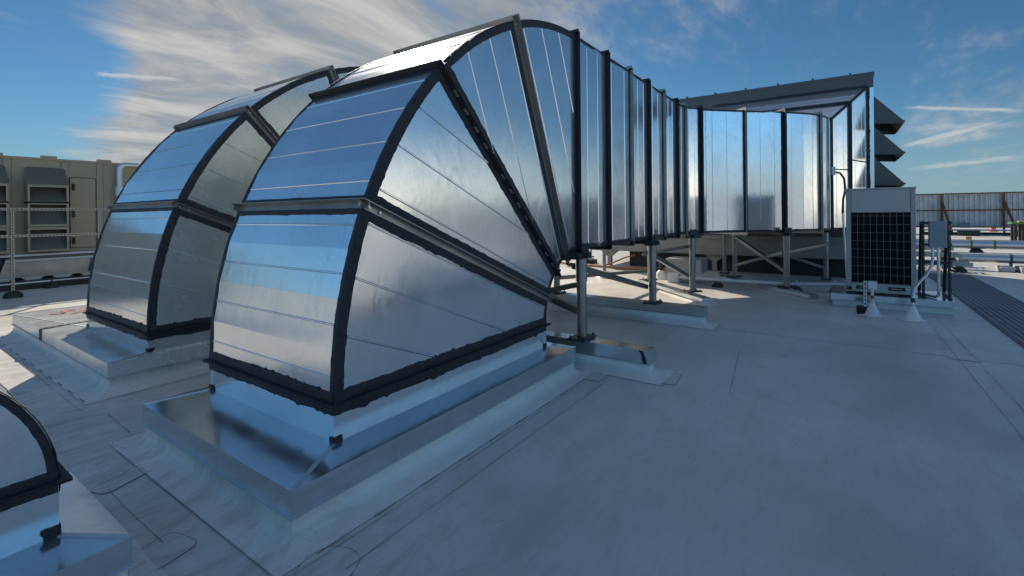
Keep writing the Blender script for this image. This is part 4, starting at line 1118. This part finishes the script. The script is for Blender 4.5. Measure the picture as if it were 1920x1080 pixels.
tc = nt.nodes.new('ShaderNodeTexCoord'); D = vmth('NORMALIZE', tc.outputs['Generated'])
sx = nt.nodes.new('ShaderNodeSeparateXYZ'); L(D, sx.inputs[0])
def skydir(px, py):
    d = V(((px-960)/F_, (py-CY_)/F_, 1.0)); d.normalize()
    return right*d.x + down*d.y + fwd*d.z
#SKY
zz = mth('ADD', mth('MAXIMUM', sx.outputs[2], 0.0), .14)
dv = nt.nodes.new('ShaderNodeCombineXYZ')
L(mth('DIVIDE', sx.outputs[0], zz), dv.inputs[0]); L(mth('DIVIDE', sx.outputs[1], zz), dv.inputs[1])
def skynoise(rotz, scale, sc_, detail, dist, off=0):
    mp = nt.nodes.new('ShaderNodeMapping'); mp.inputs['Rotation'].default_value = (0,0,R(rotz)); mp.inputs['Scale'].default_value = scale
    mp.inputs['Location'].default_value = (off, off*.7, 0); L(dv.outputs[0], mp.inputs['Vector'])
    n = nt.nodes.new('ShaderNodeTexNoise'); L(mp.outputs[0], n.inputs['Vector'])
    n.inputs['Scale'].default_value = sc_; n.inputs['Detail'].default_value = detail; n.inputs['Roughness'].default_value = .62; n.inputs['Distortion'].default_value = dist
    return n.outputs['Fac']
def blob(px, py, r0, r1, wgt):
    return mth('MULTIPLY', smooth(vmth('DISTANCE', D, skydir(px, py)), r1, r0), wgt)
region = None
for b in ((480, 50, .10, .34, 1.15), (250, 240, .03, .22, .95), (520, 240, .05, .30, 1.0), (800, -40, .10, .42, .85), (1060, 40, .02, .32, .30), (1860, 215, .02, .18, .45), (1230, 40, .02, .22, .12), (1500, -330, .05, .34, .8), (215,140,.01,.11,-.75), (60,150,.02,.2,-.6)):
    x = blob(*b); region = x if region is None else mth('ADD', region, x)
nA = skynoise(-30, (.8, 1.5, 1), 1.7, 12, .55); nB = skynoise(15, (1, 2.8, 1), 4.2, 10, .35, 4.0)
nz = mth('ADD', mth('MULTIPLY', nA, .65), mth('MULTIPLY', nB, .35))
cl = mth('ADD', mth('MULTIPLY', nz, 1.8), mth('MULTIPLY', mth('MINIMUM', region, 1.05), .86))
mask = mth('MULTIPLY', smooth(cl, 1.05, 1.90), .95)
# a thin veil of cirrus everywhere, a little stronger low down
veil = mth('MULTIPLY', smooth(nB, .52, .8), .10)
mask = mth('MAXIMUM', mask, veil)
def trail(a, b, wd, fade, wgt, seed):
    A_, B_ = skydir(*a), skydir(*b); nrm = A_.cross(B_).normalized(); t = (B_-A_); tl = t.length; t.normalize()
    nn = skynoise(seed*31, (1,1,1), 14, 4, .3, seed)
    dist = mth('ABSOLUTE', mth('ADD', vmth('DOT_PRODUCT', D, nrm), mth('MULTIPLY', mth('SUBTRACT', nn, .5), wd*2.2)))
    al = mth('DIVIDE', mth('SUBTRACT', vmth('DOT_PRODUCT', D, t), A_.dot(t)), tl)
    m = mth('MULTIPLY', mth('MULTIPLY', smooth(al, -.02, fade), smooth(al, 1.05, .8)), smooth(dist, wd, wd*.15))
    return mth('MULTIPLY', m, wgt)
for k, tr in enumerate((((175,138),(345,150), .0055, .15, .7), ((1690,201),(1925,208), .0040, .2, .6), ((1688,276),(1880,226), .0048, .15, .6), ((1690,318),(1925,293), .0050, .35, .5), ((1680,242),(1925,232), .0065, .35, .3))):
    x = trail(*tr, k+1); tmask = x if k == 0 else mth('MAXIMUM', tmask, x)
mask = mth('MULTIPLY', mask, smooth(sx.outputs[2], .0, .03))
zen = mth('MULTIPLY', smooth(sx.outputs[2], .86, .97), mth('ADD', mth('MULTIPLY', nA, .7), .35))  # unseen white zenith, added to make the light on the roof less blue
hs = nt.nodes.new('ShaderNodeHueSaturation'); L(sky.outputs[0], hs.inputs['Color']); hs.inputs['Saturation'].default_value = 1.0
# added gain: sky dimmed ahead, brightened behind the camera to feed the metal's reflections
side = smooth(vmth('DOT_PRODUCT', D, (-fwd.x, -fwd.y, 0.0)), -.7, .5)
gain = mth('ADD', mth('MULTIPLY', side, .72), .47)
skyc = vmth('MULTIPLY', hs.outputs[0], (.55,.95,1.13)); vn = nt.nodes.new('ShaderNodeVectorMath'); vn.operation = 'SCALE'; L(skyc, vn.inputs[0]); L(gain, vn.inputs['Scale'])
def skymix(f, a, b):
    m = nt.nodes.new('ShaderNodeMix'); m.data_type = 'RGBA'
    for q_, v in ((m.inputs[0], f), (m.inputs[6], a), (m.inputs[7], b)):
        if hasattr(v, 'is_output'): L(v, q_)
        else: q_.default_value = v
    return m.outputs[2]
west = smooth(vmth('DOT_PRODUCT', D, (-1.0, 0.0, 0.0)), .35, .85)
east = smooth(vmth('DOT_PRODUCT', D, (.70, -.71, 0.0)), .80, .985)
hb = skymix(west, skymix(east, (3.7, 3.4, 3.0, 1), (24.0, 21.0, 16.5, 1)), (1.5, 1.6, 1.7, 1))  # cream and grey horizon bands added to colour the reflections in the duct sheets
hz = skymix(side, (1.9, 2.9, 3.5, 1), hb)
hzf = mth('MULTIPLY', smooth(sx.outputs[2], .19, .0), mth('ADD', mth('MULTIPLY', side, .2), .75))
base = skymix(hzf, vn.outputs[0], hz)
cloud = skymix(smooth(nA, .35, .68), (2.3, 2.4, 2.5, 1), (4.5, 4.4, 4.2, 1))
L(skymix(tmask, skymix(mask, skymix(zen, base, (3.5, 3.6, 3.7, 1)), cloud), (4.6, 4.7, 4.7, 1)), bg.inputs[0])

vs = sc.view_settings; vs.view_transform = 'Standard'; vs.look = 'None'; vs.exposure = .38; vs.gamma = 1
sc.cycles.use_denoising = True; sc.cycles.denoising_prefilter = 'ACCURATE'; sc.cycles.denoising_input_passes = 'RGB_ALBEDO_NORMAL'; sc.cycles.max_bounces = 8; sc.cycles.sample_clamp_indirect = 1.6
